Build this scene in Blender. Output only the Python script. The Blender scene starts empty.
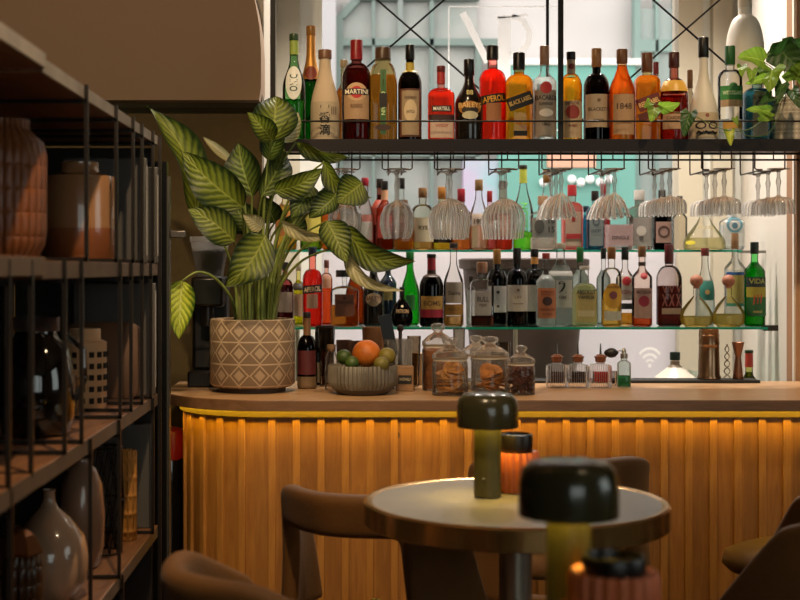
import bpy, bmesh, math, random
from mathutils import Vector, Matrix
random.seed(7)
PI = math.pi
F = 1350.0; CZ = 1.207; VX = 352.0; VY = 269.0
scn = bpy.context.scene
COL = scn.collection
def P3(px, py, Y): return Vector(((px-VX)/F*Y, Y, CZ-(py-VY)/F*Y))
def XX(px, Y): return (px-VX)/F*Y
def ZZ(py, Y): return CZ-(py-VY)/F*Y

# ------------------------------------------------------------------ materials
MATS = {}
def dim(c, k): return tuple(int(c[i:i+2], 16)/255*k for i in (0, 2, 4))
def srgb(c):
    if isinstance(c, str):
        c = tuple(int(c[i:i+2], 16)/255 for i in (0, 2, 4))
    return tuple((x/12.92 if x <= .04045 else ((x+.055)/1.055)**2.4) for x in c)
def N(nt, op, a, b=None, c=None):
    n = nt.nodes.new('ShaderNodeMath'); n.operation = op
    for i, v in enumerate((a, b, c)):
        if v is None: continue
        if isinstance(v, (int, float)): n.inputs[i].default_value = v
        else: nt.links.new(v, n.inputs[i])
    return n.outputs[0]
def newmat(key):
    m = bpy.data.materials.new(key); m.use_nodes = True
    nt = m.node_tree; nt.nodes.clear()
    out = nt.nodes.new('ShaderNodeOutputMaterial')
    return m, nt, out
def pr(col, rough=.5, metal=0, noise=0, nscale=20, bump=0, bscale=60, coat=0, sheen=0, stretch=None, col2=None, emit=None, trans=0, ior=1.45, spec=.5):
    key = ('pr', col, rough, metal, noise, nscale, bump, bscale, coat, sheen, stretch, col2, emit, trans, ior, spec)
    if key in MATS: return MATS[key]
    m, nt, out = newmat('paint')
    b = nt.nodes.new('ShaderNodeBsdfPrincipled'); nt.links.new(b.outputs[0], out.inputs[0])
    c = srgb(col) if isinstance(col, (str, tuple)) else col
    b.inputs['Base Color'].default_value = (*c, 1)
    b.inputs['Roughness'].default_value = rough; b.inputs['Metallic'].default_value = metal
    b.inputs['Coat Weight'].default_value = coat; b.inputs['Sheen Weight'].default_value = sheen
    b.inputs['Transmission Weight'].default_value = trans; b.inputs['IOR'].default_value = ior
    b.inputs['Specular IOR Level'].default_value = spec
    tc = nt.nodes.new('ShaderNodeTexCoord'); mp = nt.nodes.new('ShaderNodeMapping')
    nt.links.new(tc.outputs['Object'], mp.inputs[0])
    if stretch: mp.inputs['Scale'].default_value = stretch
    c2 = srgb(col2) if col2 else tuple(x*(1-noise) for x in c)
    if noise or col2:
        n = nt.nodes.new('ShaderNodeTexNoise'); n.inputs['Scale'].default_value = nscale; n.inputs['Detail'].default_value = 5
        nt.links.new(mp.outputs[0], n.inputs['Vector'])
        r = nt.nodes.new('ShaderNodeValToRGB'); r.color_ramp.elements[0].position = .35; r.color_ramp.elements[1].position = .65
        r.color_ramp.elements[0].color = (*c, 1); r.color_ramp.elements[1].color = (*c2, 1)
        nt.links.new(n.outputs[0], r.inputs[0]); nt.links.new(r.outputs[0], b.inputs['Base Color'])
    if bump:
        n2 = nt.nodes.new('ShaderNodeTexNoise'); n2.inputs['Scale'].default_value = bscale; n2.inputs['Detail'].default_value = 4
        nt.links.new(mp.outputs[0], n2.inputs['Vector'])
        bp = nt.nodes.new('ShaderNodeBump'); bp.inputs['Strength'].default_value = bump; bp.inputs['Distance'].default_value = .01
        nt.links.new(n2.outputs[0], bp.inputs['Height']); nt.links.new(bp.outputs[0], b.inputs['Normal'])
    if emit:
        b.inputs['Emission Color'].default_value = (*srgb(emit[0]), 1); b.inputs['Emission Strength'].default_value = emit[1]
    MATS[key] = m; return m
def glass(col='f4f6f4', rough=.02, milk=0, ior=1.3, gl=1.0, cut=0):
    key = ('gl', col, rough, milk, ior, gl, cut)
    if key in MATS: return MATS[key]
    m, nt, out = newmat('glass')
    t = nt.nodes.new('ShaderNodeBsdfTransparent'); g = nt.nodes.new('ShaderNodeBsdfGlossy')
    lw = nt.nodes.new('ShaderNodeLayerWeight'); lw.inputs[0].default_value = .35
    c = srgb(col)
    mx = nt.nodes.new('ShaderNodeMix'); mx.data_type = 'RGBA'
    mx.inputs['A'].default_value = (*c, 1); mx.inputs['B'].default_value = (*[x**(1.5 if min(c) < .6 else 1.2)*(.62 if min(c) < .6 else .9) for x in c], 1)
    pw = nt.nodes.new('ShaderNodeMath'); pw.operation = 'POWER'; pw.inputs[1].default_value = 3.0
    nt.links.new(lw.outputs['Facing'], pw.inputs[0]); nt.links.new(pw.outputs[0], mx.inputs['Factor'])
    nt.links.new(mx.outputs['Result'], t.inputs[0])
    g.inputs['Roughness'].default_value = rough; g.inputs[0].default_value = (gl, gl, gl, 1)
    fr = nt.nodes.new('ShaderNodeFresnel'); fr.inputs[0].default_value = ior
    mix = nt.nodes.new('ShaderNodeMixShader')
    nt.links.new(fr.outputs[0], mix.inputs[0]); nt.links.new(t.outputs[0], mix.inputs[1]); nt.links.new(g.outputs[0], mix.inputs[2])
    last = mix
    if milk:
        d = nt.nodes.new('ShaderNodeBsdfTranslucent'); d.inputs[0].default_value = (.9, .9, .9, 1)
        d2 = nt.nodes.new('ShaderNodeBsdfDiffuse'); d2.inputs[0].default_value = (.9, .9, .9, 1)
        a = nt.nodes.new('ShaderNodeMixShader'); a.inputs[0].default_value = .12
        nt.links.new(d.outputs[0], a.inputs[1]); nt.links.new(d2.outputs[0], a.inputs[2])
        m2 = nt.nodes.new('ShaderNodeMixShader'); m2.inputs[0].default_value = milk
        nt.links.new(mix.outputs[0], m2.inputs[1]); nt.links.new(a.outputs[0], m2.inputs[2]); last = m2
    if milk and cut:
        tc = nt.nodes.new('ShaderNodeTexCoord'); sp = nt.nodes.new('ShaderNodeSeparateXYZ'); nt.links.new(tc.outputs['Object'], sp.inputs[0])
        an = N(nt, 'MULTIPLY', N(nt, 'ARCTAN2', sp.outputs[1], sp.outputs[0]), cut/2)
        w1_ = N(nt, 'POWER', N(nt, 'ABSOLUTE', N(nt, 'SINE', an)), 8)
        w2_ = N(nt, 'POWER', N(nt, 'ABSOLUTE', N(nt, 'SINE', N(nt, 'MULTIPLY', sp.outputs[2], 260))), 6)
        nt.links.new(N(nt, 'MULTIPLY_ADD', w2_, milk*.35, N(nt, 'MULTIPLY_ADD', w1_, milk*2.2, milk*.15)), m2.inputs[0])
    nt.links.new(last.outputs[0], out.inputs[0])
    MATS[key] = m; return m
def liquid(col):
    key = ('lq', col)
    if key in MATS: return MATS[key]
    m, nt, out = newmat('liquid')
    r = nt.nodes.new('ShaderNodeBsdfRefraction'); r.inputs[0].default_value = (*[x**.38 for x in srgb(col)], 1); r.inputs['IOR'].default_value = 1.12; r.inputs['Roughness'].default_value = .03
    t = nt.nodes.new('ShaderNodeBsdfTranslucent'); t.inputs[0].default_value = (*srgb(col), 1)
    mx = nt.nodes.new('ShaderNodeMixShader'); mx.inputs[0].default_value = .4
    nt.links.new(r.outputs[0], mx.inputs[1]); nt.links.new(t.outputs[0], mx.inputs[2]); nt.links.new(mx.outputs[0], out.inputs[0])
    MATS[key] = m; return m
def frosted(col, k=.5):
    key = ('fr', col, k)
    if key in MATS: return MATS[key]
    m, nt, out = newmat('frosted')
    d = nt.nodes.new('ShaderNodeBsdfDiffuse'); t = nt.nodes.new('ShaderNodeBsdfTranslucent')
    for n in (d, t): n.inputs[0].default_value = (*srgb(col), 1)
    mx = nt.nodes.new('ShaderNodeMixShader'); mx.inputs[0].default_value = k
    nt.links.new(d.outputs[0], mx.inputs[1]); nt.links.new(t.outputs[0], mx.inputs[2]); nt.links.new(mx.outputs[0], out.inputs[0])
    MATS[key] = m; return m
def wood(c1, c2, scale=(1, 1, 1), rough=.5, plank=None, bump=.1):
    key = ('wd', c1, c2, scale, rough, plank)
    if key in MATS: return MATS[key]
    m, nt, out = newmat('wood')
    b = nt.nodes.new('ShaderNodeBsdfPrincipled'); nt.links.new(b.outputs[0], out.inputs[0]); b.inputs['Roughness'].default_value = rough
    tc = nt.nodes.new('ShaderNodeTexCoord'); mp = nt.nodes.new('ShaderNodeMapping'); mp.inputs['Scale'].default_value = scale
    nt.links.new(tc.outputs['Object'], mp.inputs[0])
    n = nt.nodes.new('ShaderNodeTexNoise'); n.inputs['Scale'].default_value = 6; n.inputs['Detail'].default_value = 8; n.inputs['Distortion'].default_value = 1.2
    nt.links.new(mp.outputs[0], n.inputs['Vector'])
    r = nt.nodes.new('ShaderNodeValToRGB'); r.color_ramp.elements[0].position = .3; r.color_ramp.elements[1].position = .7
    r.color_ramp.elements[0].color = (*srgb(c1), 1); r.color_ramp.elements[1].color = (*srgb(c2), 1)
    nt.links.new(n.outputs[0], r.inputs[0]); colout = r.outputs[0]
    if plank:   # plank tone changes along X
        sp = nt.nodes.new('ShaderNodeSeparateXYZ'); nt.links.new(tc.outputs['Object'], sp.inputs[0])
        fl = N(nt, 'FLOOR', N(nt, 'DIVIDE', sp.outputs[plank[0]], plank[1]))
        wn = nt.nodes.new('ShaderNodeTexWhiteNoise'); wn.noise_dimensions = '1D'; nt.links.new(fl, wn.inputs['W'])
        k = N(nt, 'MULTIPLY_ADD', wn.outputs['Value'], .35, .75)
        vm = nt.nodes.new('ShaderNodeVectorMath'); vm.operation = 'SCALE'
        nt.links.new(colout, vm.inputs[0]); nt.links.new(k, vm.inputs['Scale']); colout = vm.outputs[0]
        kn = nt.nodes.new('ShaderNodeTexVoronoi'); kn.inputs['Scale'].default_value = 1
        mp2 = nt.nodes.new('ShaderNodeMapping'); mp2.inputs['Scale'].default_value = (7, 7, 4.5); nt.links.new(tc.outputs['Object'], mp2.inputs[0]); nt.links.new(mp2.outputs[0], kn.inputs['Vector'])
        kk = N(nt, 'LESS_THAN', kn.outputs['Distance'], .045)
        mxk = nt.nodes.new('ShaderNodeMix'); mxk.data_type = 'RGBA'; mxk.inputs['B'].default_value = (.05, .02, .008, 1)
        nt.links.new(colout, mxk.inputs['A']); nt.links.new(N(nt, 'MULTIPLY', kk, .75), mxk.inputs['Factor']); colout = mxk.outputs['Result']
    nt.links.new(colout, b.inputs['Base Color'])
    bp = nt.nodes.new('ShaderNodeBump'); bp.inputs['Strength'].default_value = bump; bp.inputs['Distance'].default_value = .004
    nt.links.new(n.outputs[0], bp.inputs['Height']); nt.links.new(bp.outputs[0], b.inputs['Normal'])
    MATS[key] = m; return m
def diamonds(base, line, n, hz, z0=0):
    m, nt, out = newmat('diamond_glaze')
    b = nt.nodes.new('ShaderNodeBsdfPrincipled'); nt.links.new(b.outputs[0], out.inputs[0]); b.inputs['Roughness'].default_value = .6
    tc = nt.nodes.new('ShaderNodeTexCoord'); sp = nt.nodes.new('ShaderNodeSeparateXYZ'); nt.links.new(tc.outputs['Object'], sp.inputs[0])
    ang = N(nt, 'MULTIPLY', N(nt, 'ARCTAN2', sp.outputs[1], sp.outputs[0]), n/(2*PI))
    fx = N(nt, 'MULTIPLY', N(nt, 'ABSOLUTE', N(nt, 'SUBTRACT', N(nt, 'FRACT', N(nt, 'ADD', ang, 100.25)), .5)), 2)
    zz = N(nt, 'DIVIDE', N(nt, 'SUBTRACT', sp.outputs[2], z0), hz)
    fz = N(nt, 'MULTIPLY', N(nt, 'ABSOLUTE', N(nt, 'SUBTRACT', N(nt, 'FRACT', N(nt, 'ADD', zz, 100)), .5)), 2)
    d = N(nt, 'ADD', fx, fz)
    l1 = N(nt, 'LESS_THAN', N(nt, 'ABSOLUTE', N(nt, 'SUBTRACT', d, .92)), .085)
    l2 = N(nt, 'LESS_THAN', d, .52)
    l3 = N(nt, 'GREATER_THAN', fz, .93)
    mk = N(nt, 'MAXIMUM', N(nt, 'MAXIMUM', l1, N(nt, 'MULTIPLY', l2, .8)), l3)
    mx = nt.nodes.new('ShaderNodeMix'); mx.data_type = 'RGBA'
    mx.inputs['A'].default_value = (*srgb(base), 1); mx.inputs['B'].default_value = (*srgb(line), 1)
    nt.links.new(mk, mx.inputs['Factor']); nt.links.new(mx.outputs['Result'], b.inputs['Base Color'])
    bp = nt.nodes.new('ShaderNodeBump'); bp.inputs['Strength'].default_value = .5; bp.inputs['Distance'].default_value = .002
    nt.links.new(mk, bp.inputs['Height']); nt.links.new(bp.outputs[0], b.inputs['Normal'])
    return m
def leafmat(pale, dark, rib, nv=9, bias=0.0, transl=.35):
    m, nt, out = newmat('leaf_skin')
    b = nt.nodes.new('ShaderNodeBsdfPrincipled'); b.inputs['Roughness'].default_value = .5
    uv = nt.nodes.new('ShaderNodeUVMap'); uv.uv_map = 'UVMap'
    sp = nt.nodes.new('ShaderNodeSeparateXYZ'); nt.links.new(uv.outputs[0], sp.inputs[0])
    t = sp.outputs[0]; v = N(nt, 'ABSOLUTE', N(nt, 'MULTIPLY_ADD', sp.outputs[1], 2, -1))
    nz = nt.nodes.new('ShaderNodeTexNoise'); nz.inputs['Scale'].default_value = 9; nt.links.new(uv.outputs[0], nz.inputs['Vector'])
    ph = N(nt, 'MULTIPLY', N(nt, 'ADD', N(nt, 'SUBTRACT', t, N(nt, 'MULTIPLY', v, .28)), N(nt, 'MULTIPLY', nz.outputs[0], .06)), nv*2*PI)
    st = N(nt, 'MULTIPLY_ADD', N(nt, 'SINE', ph), .5, .5)
    edge = N(nt, 'SUBTRACT', 1.08+bias, N(nt, 'POWER', v, 1.6))
    f = N(nt, 'MULTIPLY', edge, N(nt, 'MULTIPLY_ADD', st, .58, .42))
    f = N(nt, 'MULTIPLY_ADD', N(nt, 'SUBTRACT', f, .45), 1.7, .5); f = N(nt, 'MINIMUM', N(nt, 'MAXIMUM', f, 0), 1)
    mx = nt.nodes.new('ShaderNodeMix'); mx.data_type = 'RGBA'; mx.inputs['A'].default_value = (*srgb(dark), 1); mx.inputs['B'].default_value = (*srgb(pale), 1)
    nt.links.new(f, mx.inputs['Factor'])
    m2 = nt.nodes.new('ShaderNodeMix'); m2.data_type = 'RGBA'; m2.inputs['B'].default_value = (*srgb(rib), 1)
    nt.links.new(mx.outputs['Result'], m2.inputs['A']); nt.links.new(N(nt, 'LESS_THAN', v, .05), m2.inputs['Factor'])
    nt.links.new(m2.outputs['Result'], b.inputs['Base Color'])
    tr = nt.nodes.new('ShaderNodeBsdfTranslucent'); nt.links.new(m2.outputs['Result'], tr.inputs[0])
    bp = nt.nodes.new('ShaderNodeBump'); bp.inputs['Strength'].default_value = .5; bp.inputs['Distance'].default_value = .003
    nt.links.new(st, bp.inputs['Height']); nt.links.new(bp.outputs[0], b.inputs['Normal'])
    ms = nt.nodes.new('ShaderNodeMixShader'); ms.inputs[0].default_value = transl
    nt.links.new(b.outputs[0], ms.inputs[1]); nt.links.new(tr.outputs[0], ms.inputs[2]); nt.links.new(ms.outputs[0], out.inputs[0])
    return m

# ------------------------------------------------------------------ mesh helpers
class MB:
    def __init__(s): s.v = []; s.f = []; s.uv = []
    def add(s, vs, fs):
        o = len(s.v); s.v += [tuple(v) for v in vs]; s.f += [tuple(i+o for i in f) for f in fs]; return s
    def box(s, x0, x1, y0, y1, z0, z1, rot=None, c=None):
        vs = [Vector((x, y, z)) for x in (x0, x1) for y in (y0, y1) for z in (z0, z1)]
        if rot is not None:
            c = Vector(c) if c else Vector(((x0+x1)/2, (y0+y1)/2, (z0+z1)/2)); vs = [c+rot@(v-c) for v in vs]
        return s.add(vs, [(0, 1, 3, 2), (4, 6, 7, 5), (0, 4, 5, 1), (2, 3, 7, 6), (0, 2, 6, 4), (1, 5, 7, 3)])
    def tube(s, pts, r, n=8, cap=True):
        pts = [Vector(p) for p in pts]; rs = r if isinstance(r, (list, tuple)) else [r]*len(pts)
        rings = []; up = None
        for i, p in enumerate(pts):
            d = (pts[min(i+1, len(pts)-1)]-pts[max(i-1, 0)]).normalized()
            if up is None: up = Vector((0, 0, 1)) if abs(d.z) < .9 else Vector((1, 0, 0))
            a = d.cross(up).normalized(); b = a.cross(d).normalized(); up = b
            rings.append([p+(a*math.cos(2*PI*k/n)+b*math.sin(2*PI*k/n))*rs[i] for k in range(n)])
        vs = [v for r_ in rings for v in r_]; fs = []
        for i in range(len(pts)-1):
            for k in range(n): fs.append((i*n+k, i*n+(k+1) % n, (i+1)*n+(k+1) % n, (i+1)*n+k))
        if cap: fs.append(tuple(range(n))[::-1]); fs.append(tuple((len(pts)-1)*n+k for k in range(n)))
        return s.add(vs, fs)
    def lathe(s, prof, n=32, p=2, dy=1, rib=None, c=(0, 0, 0), closed=True, rot=0):
        m = len(prof); vs = []
        for (r, z, *q) in prof:
            pp = q[0] if q else p
            for k in range(n):
                a = 2*PI*k/n+rot; ca, sa = math.cos(a), math.sin(a)
                k_ = (abs(ca)**pp+abs(sa)**pp)**(-1/pp)
                rr = r*k_
                if rib: rr *= 1+rib[1]*math.cos(rib[0]*a)
                vs.append((c[0]+rr*ca, c[1]+rr*sa*dy, c[2]+z))
        fs = []
        for i in range(m-1):
            for k in range(n): fs.append((i*n+k, i*n+(k+1) % n, (i+1)*n+(k+1) % n, (i+1)*n+k))
        if closed:
            if prof[0][0] > 1e-5: fs.append(tuple(range(n))[::-1])
            if prof[-1][0] > 1e-5: fs.append(tuple((m-1)*n+k for k in range(n)))
        return s.add(vs, fs)
    def grid(s, fn, nu, nv, uv=True):
        vs = [fn(i/nu, j/nv) for i in range(nu+1) for j in range(nv+1)]; fs = []
        for i in range(nu):
            for j in range(nv):
                a = i*(nv+1)+j; fs.append((a, a+nv+1, a+nv+2, a+1))
        if uv: s.uvs = [(i/nu, j/nv) for i in range(nu+1) for j in range(nv+1)]
        return s.add(vs, fs)
    def ball(s, c, r, n=16, sz=1):
        pr_ = [(r*math.sin(PI*i/10), -r*sz*math.cos(PI*i/10)) for i in range(11)]
        pr_[0] = (1e-6, -r*sz); pr_[-1] = (1e-6, r*sz)
        return s.lathe(pr_, n, c=c)
    def prism(s, poly, z0, z1):
        n = len(poly); vs = [(x, y, z0) for x, y in poly]+[(x, y, z1) for x, y in poly]
        fs = [tuple(range(n))[::-1], tuple(range(n, 2*n))]+[(k, (k+1) % n, n+(k+1) % n, n+k) for k in range(n)]
        return s.add(vs, fs)
    def build(s, name, mat, parent=None, smooth=35, loc=None, rz=0, bevel=0, label=None):
        me = bpy.data.meshes.new(name); me.from_pydata(s.v, [], s.f)
        bm = bmesh.new(); bm.from_mesh(me)
        bmesh.ops.recalc_face_normals(bm, faces=bm.faces) if not getattr(s, 'uvs', None) else None
        bm.to_mesh(me); bm.free()
        if getattr(s, 'uvs', None):
            ul = me.uv_layers.new(name='UVMap')
            for li, l in enumerate(me.loops):
                if l.vertex_index < len(s.uvs): ul.data[li].uv = s.uvs[l.vertex_index]
        if smooth:
            me.shade_smooth(); me.set_sharp_from_angle(angle=math.radians(smooth))
        me.materials.append(mat)
        o = bpy.data.objects.new(name, me); COL.objects.link(o)
        if parent: o.parent = parent
        if loc is not None: o.location = loc
        if rz: o.rotation_euler.z = rz
        if bevel:
            b = o.modifiers.new('bevel', 'BEVEL'); b.width = bevel; b.segments = 2; b.limit_method = 'ANGLE'
        if label: o['label'] = label
        return o
def tag(o, label=None, cat=None, group=None, kind=None):
    if label: o['label'] = label
    if cat: o['category'] = cat
    if group: o['group'] = group
    if kind: o['kind'] = kind
    return o
def thing(name, label, cat, loc, rz=0, group=None):
    o = bpy.data.objects.new(name, None); COL.objects.link(o); o.empty_display_size = .05
    o.location = loc; o.rotation_euler.z = rz
    return tag(o, label, cat, group)
def copy_tree(o, parent=None):
    c = o.copy(); COL.objects.link(c)
    if parent: c.parent = parent
    for ch in list(o.children): copy_tree(ch, c)
    return c
def struct(name, mb, mat, **k): return tag(mb.build(name, mat, **k), kind='structure')

TXT = {}
def textmesh(s):
    if s in TXT: return TXT[s]
    cu = bpy.data.curves.new('lettering', 'FONT'); cu.body = s; cu.align_x = 'CENTER'; cu.resolution_u = 3; cu.offset = .014
    o = bpy.data.objects.new('lettering', cu); COL.objects.link(o)
    bpy.context.view_layer.update()
    dg = bpy.context.evaluated_depsgraph_get(); me = bpy.data.meshes.new_from_object(o.evaluated_get(dg))
    vs = [(v.co.x, v.co.y) for v in me.vertices]; fs = [tuple(p.vertices) for p in me.polygons]
    bpy.data.objects.remove(o); bpy.data.curves.remove(cu); bpy.data.meshes.remove(me)
    if vs:
        x0 = min(v[0] for v in vs); x1 = max(v[0] for v in vs); y0 = min(v[1] for v in vs); y1 = max(v[1] for v in vs)
        w, h = x1-x0, y1-y0; vs = [((x-(x0+x1)/2)/max(w, 1e-6), (y-(y0+y1)/2)/max(h, 1e-6)) for x, y in vs]
        TXT[s] = (vs, fs, w/max(h, 1e-6))
    else: TXT[s] = ([], [], 1)
    return TXT[s]

# ------------------------------------------------------------------ bottles
SH = {  # shoulder start, neck start (fractions of height), neck radius fraction, style, exponent, depth factor
 'std': (.58, .74, .34, 'cos', 2, 1), 'wine': (.60, .76, .34, 'cos', 2, 1), 'port': (.60, .74, .33, 'round', 2, 1),
 'slope': (.42, .80, .36, 'cos', 2, 1), 'square': (.64, .74, .38, 'round', 5, .8), 'squat': (.62, .72, .36, 'round', 4, .9),
 'bulb': (.30, .74, .26, 'cos', 2, 1), 'ball': (.16, .66, .2, 'ball', 2, .8), 'bell': (.10, .82, .2, 'cos', 2, .7),
 'champ': (.45, .78, .38, 'cos', 2, 1), 'tall': (.70, .80, .36, 'round', 2, 1), 'cone': (.05, .7, .15, 'lin', 2, 1)}
def bprofile(H, R, sh, ys=None, yn=None, rn=None):
    a, b, r_, st, p, dy = SH[sh]
    a = ys if ys is not None else a; b = yn if yn is not None else b; rn = (rn if rn is not None else r_)*R
    pr_ = [(R*.55, 0.004, p), (R*.82, 0, p), (R*.97, .004, p), (R, .010, p)]
    n = 9
    for i in range(n+1):
        t = i/n
        f = {'cos': (1+math.cos(PI*t))/2, 'round': math.sqrt(max(0, 1-t*t))*.8+(1-t)*.2, 'lin': 1-t,
             'ball': max(0, math.cos((t*1.32-.32)*PI/2))}[st]
        if st == 'ball' and i == 0: pr_[-1] = (R*.84, .010, p); pr_[-2] = (R*.74, .004, p); pr_[-3] = (R*.66, 0, p)
        pr_.append((rn+(R-rn)*f, H*(a+(b-a)*t), p+(2-p)*(t**2)))
    pr_.append((rn*.95, H*.97, 2)); pr_.append((rn*1.12, H*.975, 2)); pr_.append((rn*1.12, H*.995, 2)); pr_.append((rn*.8, H, 2))
    return pr_, dy
def rad(prof, z):
    for i in range(len(prof)-1):
        if prof[i][1] <= z <= prof[i+1][1] and prof[i+1][1] > prof[i][1]:
            t = (z-prof[i][1])/(prof[i+1][1]-prof[i][1]); return prof[i][0]+(prof[i+1][0]-prof[i][0])*t, prof[i][2]+(prof[i+1][2]-prof[i][2])*t
    return prof[-1][0], 2
def surf(prof, dy, u, z, eps):
    R, p = rad(prof, z); R += eps
    k = min(.9995, abs(u)/R); return Vector((max(-R, min(R, u)), -(R*(1-k**p)**(1/p))*dy - (eps if dy < 1 else 0), z))
BOTS = []
def bottle(px, w, top, Y, zb, shape='std', body='f4f6f4', liq=None, cap=('1a1512', 10), deco=(), label='', group=None, ys=None, yn=None, rn=None, opaque=False, milk=0, name='liquor_bottle', rough=.1, cut=None, capw=1.2, ball=False, metal=0, cat='bottle', seg=32):
    s = Y/F; H = ZZ(top, Y)-zb; R = w*s/2
    t = thing(name, label, cat, (XX(px, Y), Y, zb), 0, group); BOTS.append((t, R, zb))
    caph = cap[1]*s if cap else 0
    Hb = H-caph*.85 if cap and not ball else (H-caph if cap else H)
    zfy = lambda y: ZZ(y, Y)-zb
    prof, dy = bprofile(H, R, shape, ys, yn, rn)
    prof = [q for q in prof if q[1] <= Hb-.001]+[(rad(prof, min(Hb, H*.96))[0], Hb, 2)]
    if liq and not opaque:
        cb = srgb(body); lum = sum(cb)/3
        if lum > .03:
            cb = [x**.3 for x in cb]; body = tuple(12.92*x if x <= .0031308 else 1.055*x**(1/2.4)-.055 for x in cb)
    mat = pr(body, rough, metal, coat=.3 if rough < .3 else 0) if opaque else glass(body, .02 if not milk else .3, milk)
    rib = cut
    MB().lathe(prof, seg, dy=dy, rib=rib).build('glass_body' if not opaque else 'body', mat, t)
    if liq and not opaque:
        zl = zfy(liq[1]); pl = [(max(q[0]-.0022, .001), q[1]+.004 if i < 2 else q[1], q[2]) for i, q in enumerate(prof) if q[1] < zl-.002]
        rl, pq = rad(prof, zl); pl.append((max(rl-.0022, .001), zl, pq))
        MB().lathe(pl, seg, dy=dy, rib=rib).build('liquid', liquid(liq[0]), t)
    if cap:
        rc = max(rad(prof, Hb)[0]*capw, .0085)
        z0 = Hb-.001 if ball else H-caph
        if ball:
            r_ = caph*.5; MB().lathe([(rc*.8, -.004+z0), (rc*.8, z0+.006)], 16).ball((0, 0, z0+r_), r_, 20, .95).build('stopper', pr(cap[0], .5, noise=.3, nscale=80), t)
        else:
            MB().lathe([(rc*.96, z0), (rc, z0+.001), (rc, H-.003), (rc*.95, H-.0005), (rc*.9, H)], 24).build('cap', pr(dim(cap[0], .82), .35, noise=.15, nscale=60), t)
    lab = None; lay = 0
    for d in deco:
        k = d[0]; lay += 1; eps = .0008+.00045*lay
        if k == 'L':     # label: y0,y1,width frac,color[,rot deg]
            _, y0, y1, wf, c = d[:5]; rot = math.radians(d[5]) if len(d) > 5 else 0
            zc = (zfy(y0)+zfy(y1))/2; hh = (zfy(y0)-zfy(y1))/2; ww = R*wf
            def fn(a, b):
                u = math.sin((a-.5)*PI*.97)*ww if not rot else (a-.5)*2*ww; v = (b-.5)*2*hh
                u2 = u*math.cos(rot)-v*math.sin(rot); v2 = u*math.sin(rot)+v*math.cos(rot)
                return surf(prof, dy, u2, zc+v2, eps)
            m_ = MB().grid(fn, 24, 8)
            lab = m_.build('label', pr(dim(c, .88), .6, noise=.1, nscale=120), t); lab.data.flip_normals()
        elif k in 'CF':     # disc / frame-ellipse: yc, rx px, color, ry, [x offset]
            _, yc, r_, c = d[:4]; ry = (d[4] if len(d) > 4 else r_)*s; ox = d[5]*s if len(d) > 5 else 0
            r_ *= s; zc = zfy(yc); inner = .7 if k == 'F' else 0
            def fn(a, b): rr = inner+(1-inner)*b; return surf(prof, dy, ox+r_*rr*math.cos(2*PI*a), zc+ry*rr*math.sin(2*PI*a), eps)
            MB().grid(fn, 20, 3).build('emblem', pr(c, .5), lab or t)
        elif k == 'T':     # text: string, yc, height px, max width frac, color[,rot,ox px]
            _, tx, yc, hp, wf, c = d[:6]; rot = math.radians(d[6]) if len(d) > 6 else 0; ox = d[7]*s if len(d) > 7 else 0
            vs, fs, asp = textmesh(tx)
            if not vs: continue
            h = hp*s; ww = min(h*asp, 2*R*wf) if not rot or abs(rot) < 1 else min(h*asp, wf*H)
            zc = zfy(yc); out_ = []
            for (a, b) in vs:
                u, v = a*ww, b*h; out_.append(surf(prof, dy, ox+u*math.cos(rot)-v*math.sin(rot), zc+u*math.sin(rot)+v*math.cos(rot), eps))
            MB().add(out_, fs).build('lettering', pr(c, .5), lab or t, smooth=0)
        elif k == 'R':     # ring / foil: y0,y1,color (follows the body)
            _, y0, y1, c = d[:4]; za, zb_ = zfy(y1), min(zfy(y0), H-.001)
            ring = []
            for i in range(9):
                z = za+(zb_-za)*i/8; r2, p2 = rad(prof, min(z, Hb)); ring.append((r2+eps, z, p2))
            MB().lathe(ring, 32, dy=dy, closed=False).build('neck_band', pr(c, .4, d[4] if len(d) > 4 else 0), t)
    return t

# ------------------------------------------------------------------ camera, world, lights
cam = bpy.data.cameras.new('camera'); co = bpy.data.objects.new('camera', cam); COL.objects.link(co)
co.location = (0, 0, CZ); co.rotation_euler = (PI/2, 0, 0)
cam.sensor_width = 36; cam.lens = 36*F/800; cam.shift_x = (400-VX)/800; cam.shift_y = -(300-VY)/800
cam.dof.use_dof = True; cam.dof.focus_distance = 4.1; cam.dof.aperture_fstop = 4.4; cam.clip_end = 100
scn.camera = co
scn.view_settings.view_transform = 'Standard'; scn.view_settings.look = 'None'; scn.view_settings.gamma = 1; scn.view_settings.exposure = 0.0
scn.cycles.transparent_max_bounces = 40; scn.cycles.max_bounces = 14; scn.cycles.transmission_bounces = 14; scn.cycles.glossy_bounces = 4; scn.cycles.diffuse_bounces = 3
scn.cycles.use_denoising = True; scn.cycles.sample_clamp_indirect = 4
W = bpy.data.worlds.new('sky'); scn.world = W; W.use_nodes = True
W.node_tree.nodes['Background'].inputs[0].default_value = (1.0, .965, .945, 1); W.node_tree.nodes['Background'].inputs[1].default_value = 2.7
def area(name, loc, rot, size, power, col, sy=None, spread=None):
    l = bpy.data.lights.new(name, 'AREA'); l.energy = power; l.color = col; l.size = size
    if sy: l.shape = 'RECTANGLE'; l.size_y = sy
    if spread: l.spread = spread
    o = bpy.data.objects.new(name, l); COL.objects.link(o); o.location = loc; o.rotation_euler = rot; return o
def spot(name, loc, target, power, col, ang=60, r=.03, blend=.6):
    l = bpy.data.lights.new(name, 'SPOT'); l.energy = power; l.color = col; l.spot_size = math.radians(ang); l.spot_blend = blend; l.shadow_soft_size = r
    o = bpy.data.objects.new(name, l); COL.objects.link(o); o.location = loc
    o.rotation_euler = (Vector(target)-Vector(loc)).to_track_quat('-Z', 'Y').to_euler(); return o

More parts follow.
